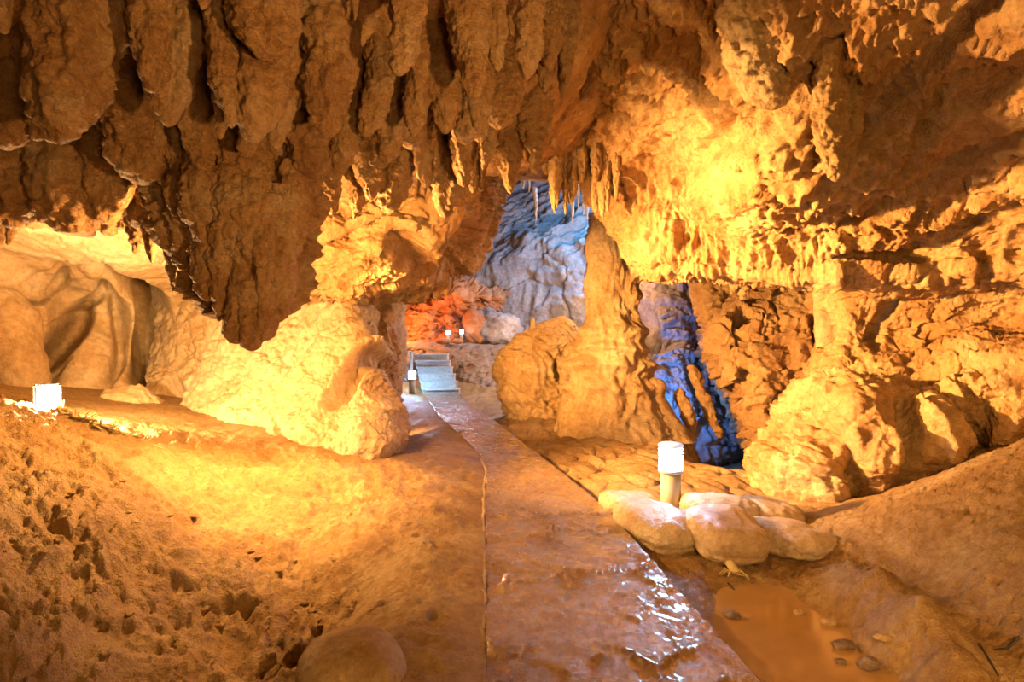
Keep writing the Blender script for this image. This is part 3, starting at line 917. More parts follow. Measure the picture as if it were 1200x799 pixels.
net('earth_bank', [
    [(440, 405, 19.4), (462, 408, 19.2), (478, 412, 19.4), (487, 414, 20)],
    [(440, 430, 18.4), (464, 430, 18.2), (480, 432, 18.6), (489, 434, 19.6)],
    [(440, 455, 17.4), (466, 456, 17.3), (484, 456, 17.8), (494, 458, 18.8)],
    [(440, 476, 16.6), (466, 475, 16.5), (488, 473, 16.9), (498, 474, 18)]],
    60, 80, lambda P: craggy(P, 0.4, 0.5, 115.0, 0.3), M['grey'], kind='thing', label='grey sloping bank left of the stair, behind the far bollard light', cat='rock')


# ------------------------------------------------------------------ stalagmites
def pillar(name, prof, d, mat, disp, label, cat, depth_ratio=0.9, n=150, nv=230, top=False):
    """standing formation; prof = [(py, left px, right px)]"""
    prof = np.array(prof, float)
    Wt = crw(len(prof), nv)
    pr = Wt @ prof
    a = np.linspace(0, 2 * math.pi, n, endpoint=False)
    V = np.zeros((nv, n, 3))
    for i, (py, l, r) in enumerate(pr):
        c = W((l + r) / 2, py, d)
        rad = max((r - l) / 2 / F * d, 0.004)
        V[i, :, 0] = c[0] + rad * np.cos(a)
        V[i, :, 1] = d + rad * depth_ratio * np.sin(a)
        V[i, :, 2] = c[2]
    P = V.reshape(-1, 3)
    N = np.stack([np.cos(a), np.sin(a), 0 * a], 1)
    N = np.repeat(N[None], nv, 0).reshape(-1, 3)
    rr = np.repeat(np.maximum(pr[:, 2] - pr[:, 1], 0)[:, None] / 2 / F * d, n, 1).ravel()
    P = P + N * (disp(P) * np.clip(rr / 0.5, 0.15, 1))[:, None]
    Fq = quads(nv, n, True)
    org = np.array([P[:, 0].mean(), d, P[:, 2].min()])
    o = link(name, P, Fq, mat, origin=org)
    return tag(o, label, cat)


def col_disp(P):
    Q = warp(P, 0.6, 0.15, 3)
    d = 0.10 * fbm(Q, 0.7, 3, seed=121) + flute(P, 0.13, 0.9, 5) * (0.35 + 0.65 * sst(1.0, 1.8, P[:, 0])) + 0.10 * facet(warp(P, .3, .1, 2), 0.3, 2) * sst(0.8, 1.9, P[:, 0])
    z = P[:, 2] + 0.25 * pn(P * 0.9 + 3)
    for zc, a, w in ((1.72, .18, .10), (1.45, .16, .08), (1.15, .20, .12), (0.75, .12, .1), (2.3, .10, .1), (2.7, .10, .12)):
        lump = 0.4 + 0.9 * np.clip(pn(P * np.array([2.2, 2.2, 1.0]) + zc * 7) + 0.3, 0, 1)
        d += a * np.exp(-((z - zc) / w) ** 2) * lump
    f1, f2 = worley(warp(P, .3, .1, 4), 0.33, 9)
    m = sst(-0.05, 0.25, fbm(P, 0.8, 2, seed=66)) * sst(0.2, 1.4, P[:, 0])
    d += m * 0.12 * (0.5 - f1) + 0.02 * fbm(Q, 0.12, 4, 0.6, seed=122)
    return d


pillar('stalagmite_column', [(185, 698, 728), (215, 700, 726), (250, 697, 735), (275, 694, 744), (310, 692, 749), (350, 691, 748), (385, 683, 748), (410, 674, 750), (440, 668, 757), (470, 660, 770), (495, 655, 783), (515, 648, 800), (545, 640, 815)],
       10.3, M['flow'], col_disp, 'tall orange limestone column joining the floor to the ceiling beside the ravine', 'stalagmite', 0.85)
pillar('stalagmite_mound', [(370, 656, 660), (375, 645, 668), (384, 630, 672), (394, 613, 674), (405, 600, 676), (418, 591, 678), (440, 588, 678), (462, 592, 680), (480, 600, 684), (500, 604, 690), (520, 600, 700)],
       12.2, M['flow'], lambda P: flute(warp(P, .5, .15, 8) + np.c_[0.35 * P[:, 2], P[:, 2] * 0, P[:, 2] * 0], 0.13, 2.2, 15) + 0.16 * facet(warp(P * np.array([1, 1, .5]), .3, .1, 2), 0.35, 4) + 0.10 * fbm(P, 0.6, 4, 0.55, seed=131), 'squat ribbed stalagmite mound with a jagged top left of the tall column', 'stalagmite', 0.8, 150, 150)
pillar('stalagmite', [(372, 624, 626), (376, 622, 627), (382, 621, 628), (392, 617, 631), (405, 612, 640)], 12.0, M['flow'], lambda P: 0.03 * fbm(P, 0.2, 3, seed=2), 'little pointed stalagmite on the left shoulder of the ribbed mound', 'stalagmite', 1.0, 40, 40)
pillar('stalagmite', [(442, 765, 768), (446, 756, 777), (453, 752, 780), (463, 753, 779), (476, 757, 786), (495, 760, 798), (515, 750, 815)], 10.0, M['flow'], lambda P: 0.08 * fbm(P, 0.3, 4, seed=7), 'stubby round-topped stalagmite at the right foot of the tall column', 'stalagmite', 0.9, 70, 70)
pillar('flowstone_pillar', [(300, 955, 990), (330, 953, 988), (370, 956, 985), (410, 958, 983), (450, 955, 985), (490, 945, 995)], 8.3, M['pale'], lambda P: flute(P, 0.15, 0.7, 25) + .02 * fbm(P, .15, 3, seed=4), 'slim pale fluted pillar in the recess beside the cracked rock', 'stalagmite', 0.8, 90, 120)

for (px, py, d, r, rot, lab) in (
        (826, 470, 10.4, (0.10, 0.16, 0.66), (0, -24, 0), 'longer of two orange rock blades leaning in the blue ravine'),
        (804, 482, 10.2, (0.11, 0.16, 0.42), (0, -20, 0), 'shorter of two orange rock blades leaning in the blue ravine')):
    blob('leaning_rock', W(px, py, d), r, M['rock'], rot, 5, 0.14, 0.5, 0.06, seed=px, label=lab)
blob('layered_rock', W(152, 478, 8.5), (0.42, 0.42, 0.30), M['pale'], (0, 15, 0), 5, 0.12, 0.5, 0.03, seed=9, label='rounded layered rock knob right of the floodlight', fn=lambda P: 0.03 * ridged(P * np.array([1, 1, 2.5]) , 0.22, 3, seed=3))
blob('rock_rib', W(16, 420, 8.0), (0.34, 0.4, 1.0), M['pale'], (0, -8, 0), 5, 0.08, 0.6, 0.012, seed=19, label='smooth pale rib of rock left of the floodlight')


# ------------------------------------------------------------------ stalactites
def stal_mesh(top, tip, r0, kind='finger', n=84, nv=100, seed=0.0, pop=1.0, oval=1.0):
    top, tip = np.array(top, float), np.array(tip, float)
    ax = tip - top
    L = np.linalg.norm(ax)
    t = np.linspace(0, 1, nv) ** 0.9
    if kind == 'finger':
        rad = (0.72 + 0.26 * np.exp(-((t - 0.52) / 0.28) ** 2) - 0.08 * t) * np.where(t < 0.74, 1.0, np.sqrt(np.clip(1 - ((t - 0.74) / 0.26) ** 2, 0, 1)))
        rad *= 1 + 0.10 * np.sin(t * 5 + seed)
    elif kind == 'club':
        rad = (0.78 + 0.5 * np.exp(-((t - 0.55) / 0.25) ** 2)) * np.where(t < 0.7, 1, np.sqrt(np.clip(1 - ((t - 0.7) / 0.3) ** 2, 0, 1)))
    else:
        rad = (1 - t) ** 0.62 * 0.80 + 0.20 * np.sqrt(np.clip(1 - t ** 2, 0, 1))
    rad = np.maximum(rad, 0.004) * r0
    a = np.linspace(0, 2 * math.pi, n, endpoint=False)
    sway = np.array([math.sin(seed), math.cos(seed * 1.7), 0]) * 0.05 * L
    C = top[None] + ax[None] * t[:, None] + sway[None] * (np.sin(t * math.pi) * 0.8)[:, None]
    V = C[:, None, :] + rad[:, None, None] * np.stack([np.cos(a), oval * np.sin(a), 0 * a], 1)[None]
    # rounded tip: the end rings are pulled together along the axis
    P = V.reshape(-1, 3)
    N = np.repeat(np.stack([np.cos(a), np.sin(a), 0 * a], 1)[None], nv, 0)
    slope = -np.gradient(rad, t * L)
    N = N + (ax / L)[None, None] * np.clip(slope, 0, 4)[:, None, None]
    N = N.reshape(-1, 3)
    N /= np.linalg.norm(N, axis=1)[:, None]
    Q = P + seed * 3.1
    d = 0.22 * r0 * fbm(Q * np.array([1, 1, 0.5]), 0.9 * r0 + 0.08, 2, seed=seed)
    Z = Q * np.array([1, 1, 0.22])
    d += 0.24 * r0 * ridged(Z, 0.8 * r0 + 0.03, 3, seed=seed + 2) + 0.10 * r0 * fbm(Q, 0.5 * r0 + 0.03, 3, 0.6, seed=seed + 6)
    d += popcorn(Q, pop * min(1.0, 0.25 + r0 * 4), seed)
    fade = np.repeat(np.clip(rad / (0.5 * r0), 0.2, 1)[:, None], n, 1).ravel()
    return P + N * (d * fade)[:, None], quads(nv, n, True)


def stalactite(label, tx, ty, x, y, w, d, kind='finger', dt=None, group=None, name='hanging_stalactite', mat='stal', res=1.0, pop=1.0, oval=1.0):
    seed = (x * 0.37 + y * 0.11) % 50
    dt = d if dt is None else dt
    r0 = 1.03 * w / 2 / F * d
    top, tip = W(tx, ty, dt), W(x, y, d)
    V, q = stal_mesh(top, tip, r0, kind, int(84 * res), int(100 * res), seed, pop, oval)
    o = link(name, V, q, M[mat], origin=top)
    return tag(o, label, 'stalactite', group)


ST = [
    # label, top x, top y, tip x, tip y, width, depth, kind
    ('stub of a rounded stalactite at the top left corner', -6, -150, 4, 40, 34, 3.1, 'finger'),
    ('pale grey tapered stalactite between the corner stub and the widest stalactite', 55, -140, 34, 112, 46, 3.7, 'finger'),
    ('widest fat stalactite of the nearest row, leaning left, with a grey flank', 128, -150, 68, 168, 92, 3.25, 'finger'),
    ('plain short stalactite with a flat tip right of the widest one', 186, -150, 180, 109, 45, 3.15, 'finger'),
    ('long leaning stalactite ending in a slanted pale tip, right of the flat-tipped one', 236, -130, 196, 148, 58, 3.5, 'finger'),
    ('tip of a small rounded stalactite cut by the top edge', 240, -140, 237, 11, 26, 2.9, 'finger'),
    ('slim dark stalactite left of the twin pair under the bulky lobe', 250, -60, 258, 163, 30, 3.45, 'finger'),
    ('slim smooth stalactite of the twin pair under the bulky lobe', 272, -100, 272, 150, 32, 3.3, 'finger'),
    ('bulky bulging lobe hanging short from the top edge', 308, -170, 316, 70, 84, 3.15, 'finger'),
    ('thick club-like stalactite leaning left from behind the bulky lobe', 352, -150, 298, 166, 62, 3.4, 'finger'),
    ('narrow rough stalactite tucked behind the thick leaning club', 366, -40, 322, 174, 34, 3.7, 'finger'),
    ('thick smooth stalactite with a wide middle, right of a dark gap', 408, -140, 384, 160, 62, 3.65, 'finger'),
    ('short clean pointed stalactite hanging alone in front of the dark gap', 466, -150, 468, 88, 46, 3.2, 'finger'),
    ('rounded orange stalactite behind the short pointed one', 450, -10, 430, 160, 40, 4.0, 'finger'),
    ('left one of two flat-ended grey stalactites side by side', 494, -30, 484, 158, 30, 3.9, 'finger'),
    ('right one of two flat-ended grey stalactites side by side', 528, -60, 521, 156, 40, 3.95, 'finger'),
    ('grey ribbed stalactite with a ragged two-stepped tip', 540, -140, 556, 118, 46, 3.5, 'finger'),
    ('brown fused stalactite between the ragged tip and the rounded grey end', 585, -140, 583, 83, 34, 3.65, 'finger'),
    ('last grey rounded stalactite of the nearest row, before the smooth brown ceiling', 610, -140, 617, 94, 38, 3.6, 'finger'),
    ('slim stalactite at the very top edge in front of the dark gap', 414, -150, 416, 24, 22, 3.4, 'point'),
    # second row
    ('smooth pale stalactite with a cracked tip beside the left frame edge', 20, -10, 8, 175, 50, 3.9, 'finger'),
    ('small blunt stalactite peeking out left of the widest one', 52, 20, 44, 166, 30, 3.9, 'finger'),
    ('brown ridged stalactite under the flat-tipped one', 150, 20, 166, 214, 62, 4.1, 'finger'),
    ('straight pale grey stalactite with a bright right edge, under the leaning slanted one', 236, 40, 238, 202, 40, 4.0, 'finger'),
    ('small stalactite with a pale round tip below the slim twin pair', 270, 60, 268, 202, 28, 4.05, 'finger'),
    ('pair-tipped brown stub below the thick leaning club', 288, 60, 288, 183, 30, 3.8, 'finger'),
    ('broad rough stalactite behind the wide-middled one', 375, 20, 360, 205, 62, 4.2, 'finger'),
    ('orange stalactite with a sharp right edge below the rounded orange one', 412, 40, 398, 205, 36, 4.2, 'finger'),
    ('shadowed stalactite between the rounded orange one and the flat-ended pair', 466, 30, 452, 190, 44, 4.3, 'finger'),
    ('ribbed brown stalactite below the ragged-tipped one', 556, 30, 545, 170, 42, 4.3, 'finger'),
    ('broad orange stalactite below the brown fused one', 590, 30, 585, 150, 44, 4.4, 'finger'),
    # third row, left hem
    ('broad curtain-like stalactite with a grey left face on the left hem', 105, 60, 82, 276, 92, 4.6, 'finger'),
    ('wrinkled brown stalactite against the left frame edge, lowest there', 24, 60, 14, 268, 60, 4.5, 'finger'),
    ('second wrinkled stalactite from the left frame edge on the hem', 60, 100, 40, 262, 44, 4.7, 'finger'),
    ('lumpy stalactite right of the grey-faced curtain on the left hem', 150, 90, 124, 262, 60, 4.6, 'finger'),
    ('short dark stalactite hanging over the alcove at the hem', 172, 120, 162, 268, 40, 4.8, 'finger'),
    ('ragged twisted stalactite with pale edges at the left end of the big cluster', 190, 130, 178, 308, 34, 4.8, 'point'),
    ('thin pale-edged spike just left of the big cluster', 212, 150, 203, 342, 30, 4.7, 'point'),
    ('rough tapering stalactite covering the right shoulder of the big cluster', 352, 90, 328, 268, 58, 4.4, 'finger'),
    ('solitary pointed stalactite hanging just right of the big cluster', 362, 140, 356, 268, 34, 4.9, 'point'),
    ('dark smooth pointed stalactite, lowest over the bright overhang', 470, 130, 454, 250, 38, 5.2, 'finger'),
    ('dark stalactite with a blunt end left of the lowest dark pointed one', 442, 120, 434, 234, 36, 5.1, 'finger'),
]
for r in ST:
    stalactite(r[0], *r[1:7], r[7], oval=0.9)

# the big hanging cluster: one body with its own drip tips
clu = empty('stalactite_cluster', W(270, 150, 4.6), 'huge ragged cluster of fused stalactites hanging lowest, in front of the alcove', 'stalactite')


def cluster_body():
    d = 4.55
    prof = np.array([(110, 196, 372), (150, 190, 366), (190, 193, 360), (225, 203, 352), (255, 214, 348), (285, 222, 344), (310, 232, 341), (335, 243, 336), (352, 256, 326), (366, 270, 316), (374, 284, 304)], float)
    nv, n = 200, 220
    pr = crw(len(prof), nv) @ prof
    a = np.linspace(0, 2 * math.pi, n, endpoint=False)
    V = np.zeros((nv, n, 3))
    for i, (py, l, r) in enumerate(pr):
        c = W((l + r) / 2, py, d)
        rad = (r - l) / 2 / F * d
        V[i, :, 0] = c[0] + rad * np.cos(a)
        V[i, :, 1] = d + 0.45 * rad * np.sin(a)
        V[i, :, 2] = c[2]
    P = V.reshape(-1, 3)
    N = np.repeat(np.stack([np.cos(a), np.sin(a), 0 * a], 1)[None], nv, 0).reshape(-1, 3)
    P = P + N * (flute(P, 0.12, 2.3, 33) + 0.05 * fbm(P, 0.3, 3, seed=9) + popcorn(P, 1.0, 3))[:, None]
    link('cluster_body', P, quads(nv, n, True), M['stal'], parent=clu, origin=W(270, 150, d))


cluster_body()
for (tx, ty, x, y, w, dd, k) in [(212, 190, 222, 268, 34, 4.30, 'finger'), (236, 170, 246, 296, 50, 4.22, 'finger'), (276, 170, 268, 300, 44, 4.20, 'finger'), (302, 170, 294, 312, 50, 4.24, 'finger'),
                                 (330, 220, 322, 340, 44, 4.30, 'finger'), (252, 250, 244, 352, 36, 4.26, 'finger'), (262, 290, 257, 376, 32, 4.26, 'point'), (285, 300, 275, 402, 36, 4.26, 'finger'),
                                 (305, 310, 294, 411, 32, 4.3, 'finger'), (318, 310, 309, 400, 34, 4.3, 'finger'), (234, 260, 231, 340, 26, 4.34, 'point'), (330, 290, 324, 378, 34, 4.36, 'finger'), (272, 330, 267, 396, 24, 4.3, 'point'), (292, 330, 285, 406, 24, 4.22, 'point'),
                                 (345, 190, 340, 290, 40, 4.34, 'finger'), (258, 200, 258, 330, 36, 4.2, 'point'), (310, 230, 306, 352, 36, 4.2, 'point')]:
    dd -= 0.09
    V, q = stal_mesh(W(tx, ty, dd), W(x, y, dd), w / 2 / F * dd, k, 64, 80, (x * .7) % 40, 0.9)
    link('drip_tip', V, q, M['stal'], parent=clu, origin=W(tx, ty, dd))

# hanging fringes: one model per shape, then copies
PROTO = []
for k, (kind, s) in enumerate((('point', 1.0), ('point', 7.0), ('finger', 12.0), ('point', 19.0), ('finger', 27.0))):
    V, q = stal_mesh((0, 0, 0), (0, 0, -1.0), 0.14, kind, 44, 64, s, 1.6)
    PROTO.append((V, q))
MES = {}


def fringe(x, y, w, h, d, k, label, group, mat='stal', lean=0.0):
    key = (k, mat)
    length = h / F * d
    if key not in MES:
        o = link('hanging_stalactite', *PROTO[k], M[mat])
        MES[key] = o
        first = True
    else:
        o = MES[key].copy()
        COL.objects.link(o)
    o.location = W(x - lean, y - h, d)
    r = w / 2 / F * d
    o.scale = (r / 0.14, r / 0.14, length)
    o.rotation_euler = (random.uniform(-.05, .05), lean / max(h, 1), random.uniform(0, 6.28))
    tag(o, label, 'stalactite', group)
    return o


g1, l1 = 'fringe stalactites over the bright overhang', 'thin orange stalactite in the dense fringe over the bright overhang'
for x in np.arange(372, 572, 8.5):
    hem = np.interp(x, [372, 400, 440, 480, 520, 560, 572], [232, 228, 232, 240, 238, 236, 220])
    for j in range(2):
        y = hem + random.uniform(-38, 6) - 22 * j
        fringe(x + random.uniform(-4, 4), y, random.uniform(12, 24), random.uniform(70, 120), random.uniform(5.3, 6.3) - 0.3 * j, random.randrange(5), l1, g1, lean=random.uniform(-4, 10))
g2, l2 = 'fringe stalactites above the blue chamber', 'small pointed stalactite in the short fringe above the blue chamber'
for x in np.arange(570, 652, 8):
    hem = np.interp(x, [570, 600, 620, 640, 652], [205, 188, 186, 176, 178])
    fringe(x + random.uniform(-3, 3), hem + random.uniform(-16, 6), random.uniform(11, 20), random.uniform(70, 110), random.uniform(5.9, 6.6), random.randrange(5), l2, g2, lean=random.uniform(-3, 5))
for x in np.arange(556, 690, 7.5):
    hem = np.interp(x, [556, 600, 650, 690], [170, 150, 150, 128])
    fringe(x + random.uniform(-3, 3), hem + random.uniform(-22, 14), random.uniform(10, 20), random.uniform(60, 100), random.uniform(5.2, 6.0) if x < 650 else random.uniform(5.8, 6.4), random.randrange(5), 'slender orange stalactite behind the smooth brown ceiling near the passage top', 'slender stalactites near the passage top', lean=random.uniform(-3, 5))
g3, l3 = 'fringe stalactites hanging left of the column top', 'bright ragged stalactite in the bunch hanging left of the column top'
for x, y, w, h in ((640, 205, 13, 70), (646, 238, 12, 80), (651, 250, 15, 100), (657, 244, 12, 80), (661, 252, 12, 90), (667, 240, 13, 90), (672, 228, 12, 80), (679, 214, 14, 90), (686, 218, 10, 70), (693, 215, 12, 70), (700, 248, 12, 80), (707, 258, 14, 90), (713, 250, 12, 80), (719, 236, 12, 80), (655, 222, 18, 100), (664, 215, 18, 100), (632, 192, 14, 80)):
    fringe(x, y, w, h, 7.6 + random.uniform(-.3, .3), random.randrange(5), l3, g3, 'flow', lean=random.uniform(-3, 3))
g4, l4 = 'hem stalactites over the alcove', 'ragged brown stalactite on the low hem over the pale alcove'
for x in np.arange(-40, 230, 13):
    hem = np.interp(x, [-40, 20, 60, 120, 170, 230], [280, 278, 276, 262, 290, 310])
    fringe(x + random.uniform(-5, 5), hem + random.uniform(-26, 14), random.uniform(16, 34), random.uniform(80, 120), random.uniform(4.8, 5.6), random.randrange(5), l4, g4, lean=random.uniform(0, 14))
g5, l5 = 'stalactites filling the ceiling between the rows', 'brown stalactite deep between the rows of the near ceiling'
for i in range(46):
    x = random.uniform(-30, 640)
    d = random.uniform(4.1, 5.6)
    base = np.interp(d, [4.0, 5.7], [70, 195])
    y = base + random.uniform(40, 95)
    fringe(x, y, random.uniform(22, 38), random.uniform(110, 150), d, random.randrange(5), l5, g5, lean=random.uniform(-4, 14))
for x in np.arange(588, 668, 6):
    fringe(x + random.uniform(-3, 3), random.uniform(58, 138), random.uniform(20, 34), random.uniform(90, 150), random.uniform(4.3, 5.1), random.randrange(5), 'brown stalactite between the last grey near stalactite and the smooth ceiling', 'stalactites beside the smooth ceiling', lean=random.uniform(-8, 4))
g6, l6 = 'short stalactites under the right lip', 'stubby orange stalactite under the bright right lip'
for x, y, w in ((858, 345, 22), (872, 352, 26), (888, 340, 20), (902, 338, 18), (918, 342, 22), (935, 340, 26), (948, 335, 18)):
    fringe(x, y, w, 55, 9.3, random.randrange(5), l6, g6, 'flow')
for x, y, w, h in ((828, 385, 34, 90), (818, 368, 18, 70), (838, 372, 18, 70)):
    fringe(x, y, w, h, 10.6, 2, 'dark brown stalactite hanging into the ravine gap', 'dark stalactites in the ravine gap', 'brown')
for x, y, h in ((612, 222, 30), (620, 226, 34), (627, 262, 42), (672, 262, 40), (684, 252, 36), (690, 258, 40), (677, 246, 36), (604, 214, 20)):
    fringe(x, y, 4.5, h, 20, random.choice((0, 1, 3)), 'thin pale stalactite in the blue-lit far chamber', 'thin stalactites in the far chamber', 'grey')

# flowstone draperies on the upper right wall
for (lab, tx, ty, x, y, w, d, k) in [
        ('lumpy drapery with beaded folds hanging left of the shadowed notch, upper right', 870, -60, 905, 128, 62, 4.55, 'finger'),
        ('narrow beaded drapery at the left end of the upper right flowstone', 815, -20, 842, 84, 34, 5.0, 'finger'),
        ('knobbly pointed flowstone lump below the beaded draperies', 900, 100, 905, 185, 50, 5.2, 'finger'),
        ('clustered tube-like flowstone fingers standing out in the middle of the upper right wall', 976, 50, 980, 212, 34, 4.55, 'finger'),
        ('lone tube of flowstone just right of the clustered fingers', 994, 80, 994, 190, 22, 4.5, 'finger'),
        ('thin rounded tube of flowstone left of the clustered fingers', 962, 80, 964, 186, 20, 4.6, 'finger'),
        ('drooping flowstone point at the bottom of the upper right draperies', 935, 160, 955, 240, 40, 5.4, 'point'),
        ('hooked flowstone point left of the drooping one', 900, 170, 918, 236, 34, 5.6, 'point')]:
    stalactite(lab, tx, ty, x, y, w, d, k, name='hanging_flowstone', mat='flow', pop=1.3, oval=0.7, dt=d - 0.25 if ty < 60 else d)


# ------------------------------------------------------------------ lamps
def bollard(loc, s, label, group, strength):
    x, y, z = loc
    e = empty('bollard_light', loc, label, 'lamp', group)
    lathe('post', [(0.0, 0), (0.085 * s, 0), (0.085 * s, 0.395 * s), (0.0, 0.395 * s)], M['concrete'], 40, e, loc)
    lathe('collar', [(0.0, 0.385 * s), (0.104 * s, 0.385 * s), (0.108 * s, 0.40 * s), (0.104 * s, 0.412 * s), (0, 0.412 * s)], M['steel'], 40, e, loc)
    lathe('lens', [(0.0, 0.41 * s), (0.093 * s, 0.41 * s), (0.097 * s, 0.43 * s), (0.097 * s, 0.598 * s), (0.0, 0.60 * s)], M['lens' if s > 1.01 else 'farlens' if s > 0.8 else 'tinylens'], 40, e, loc)
    for k in range(2):
        h = (0.550 + 0.028 * k) * s
        lathe('louvre', [(0.094 * s, h), (0.108 * s, h - 0.006 * s), (0.108 * s, h + 0.004 * s), (0.094 * s, h + 0.008 * s)], M['steel'], 40, e, loc)
    lathe('cap', [(0.0, 0.606 * s), (0.104 * s, 0.605 * s), (0.107 * s, 0.614 * s), (0.103 * s, 0.628 * s), (0.085 * s, 0.638 * s), (0.0, 0.642 * s)], M['capglow'], 40, e, loc)
    return e


def point(name, loc, power, color, rad=0.1, spot=None, blend=0.6):
    l = bpy.data.lights.new(name, 'SPOT' if spot else 'POINT')
    l.energy = power
    l.color = color
    l.shadow_soft_size = rad
    o = bpy.data.objects.new(name, l)
    COL.objects.link(o)
    o.location = tuple(loc)
    if spot:
        tgt, ang = spot
        l.spot_size = math.radians(ang)
        l.spot_blend = blend
        o.rotation_euler = (Vector(tuple(tgt)) - Vector(tuple(loc))).to_track_quat('-Z', 'Y').to_euler()
    return o


BLUE = (0.30, 0.60, 1.0)
WARM = (1.0, 0.55, 0.17)
GB = 'bollard lights along the path'
nb = W(786, 595, 5.35)
nb[2] = gz(nb[0], nb[1]) - 0.02
bollard(tuple(nb), 1.04, 'nearest blue-white bollard light on a pale post among the sacks', GB, 1)
fb = W(483, 466, 16.4)
fb[2] = max(gz(fb[0], fb[1]), -0.02)
bollard(tuple(fb), 1.0, 'bollard light with a blue-white glow at the foot of the far stair', GB, 1)
for (px, py, d, lab) in ((525, 399, 20.4, 'left one of the two tiny starry lights on the far terrace'), (541, 398, 20.2, 'right one of the two tiny starry lights on the far terrace')):
    p = W(px, py, d)
    bollard((p[0], p[1], p[2] - 0.05), 0.62, lab, 'tiny lights on the far terrace', 1)
pp = W(482, 440, 18.0)
po = empty('marker_post', (pp[0], pp[1], pp[2] - 0.5), 'thin pale upright post rising behind the far bollard light', 'post')
lathe('shaft', [(0, 0), (0.05, 0), (0.05, 1.2), (0.0, 1.2)], M['concrete'], 20, po, (pp[0], pp[1], pp[2] - 0.5))
lathe('post_cap', [(0, 1.19), (0.058, 1.19), (0.05, 1.225), (0.0, 1.235)], M['steel'], 20, po, (pp[0], pp[1], pp[2] - 0.5))
for x, y, s in ((519, 399.5, 0.24), (536, 400, 0.2)):
    blob('terrace_stone', W(x, y, 20.0), (s, s * .8, s * .45), M['red'], (0, 0, 20), 3, 0.15, 0.7, 0.03, seed=x, label='small %s stone under the two tiny far lights' % ('left' if x < 530 else 'right'))

# floodlight
fl = W(57, 478, 6.2)
fz = gz(fl[0], fl[1])
fe = empty('floodlight', (fl[0], fl[1], fz), 'dazzling white floodlight on a short stand in front of the alcove', 'lamp')
aim = np.array([1.0, -0.75, 0.1])
aim /= np.linalg.norm(aim)
side = np.array([aim[1], -aim[0], 0])
side /= np.linalg.norm(side)


def oriented_box(name, c, sx, sy, sz, mat, parent, bev=0.01):
    bm = box_bm(-sx / 2, sx / 2, -sy / 2, sy / 2, -sz / 2, sz / 2, bev)
    up = np.cross(side, aim)
    R = Matrix(((side[0], aim[0], up[0]), (side[1], aim[1], up[1]), (side[2], aim[2], up[2])))
    for v in bm.verts:
        v.co = R @ v.co + Vector(tuple(c))
    return link_bm(name, bm, mat, parent, tuple(c))


hc = np.array([fl[0], fl[1], CAMZ - (470 - CY) / F * 6.2])
oriented_box('housing', hc - aim * 0.05, 0.24, 0.09, 0.36, M['dark'], fe, 0.02)
oriented_box('lamp_glass', hc + aim * 0.01, 0.205, 0.06, 0.33, M['flood'], fe, 0.028)
for s in (-1, 1):
    b0 = hc - aim * 0.05 + side * s * 0.14
    tube('bracket_arm', [b0, b0 - np.array([0, 0, 0.1]), hc - aim * 0.05 + side * s * 0.02 - np.array([0, 0, 0.24])], [0.012, 0.012, 0.012], M['dark'], fe)
tube('stand', [hc - aim * 0.05 - np.array([0, 0, 0.22]), (hc[0] - aim[0] * .05, hc[1] - aim[1] * .05, fz - 0.05)], [0.018, 0.018], M['dark'], fe)

# branches lying below the floodlight
GBR = 'dry branches below the floodlight'
for i, (x0, y0, x1, y1, lab) in enumerate([(72, 506, 112, 494, 'thicker dry branch pointing up just right of the floodlight stand'), (66, 510, 118, 512, 'short straw-coloured branch lying flat below the floodlight'), (60, 508, 150, 524, 'long dry branch running down the crest from the floodlight'),
                                           (96, 514, 106, 497, 'twig standing upright among the branches by the floodlight'), (100, 516, 190, 538, 'longest pale branch along the crest towards the mud hollow'), (80, 505, 86, 488, 'leaf-like pale splinter beside the floodlight stand'),
                                           (110, 520, 165, 522, 'thin crooked stick farthest right of the branches')]):
    d0, d1 = 5.6, 5.5
    a, b = W(x0, y0, d0), W(x1, y1, d1)
    for q in (a, b):
        q[2] = max(q[2], gz(q[0], q[1]) + 0.01)
    m = [a + (b - a) * t + np.array([0, 0, 0.03 * math.sin(t * 9 + i)]) + 0.02 * np.array([math.sin(t * 7 + i * 2), 0, math.cos(t * 11 + i)]) for t in np.linspace(0, 1, 9)]
    br = tube('dry_branch', m, list(np.linspace(0.022, 0.008, 9)), M['stick'], label=lab, cat='branch', group=GBR)
    for t in (3, 5, 6):
        v = np.array([random.uniform(-.08, .1), random.uniform(-.1, .05), random.uniform(.02, .1)])
        tube('twig', [m[t], m[t] + v * 0.6, m[t] + v + np.array([.02, 0, 0])], [0.009, 0.007, 0.004], M['stick'], br, 6)


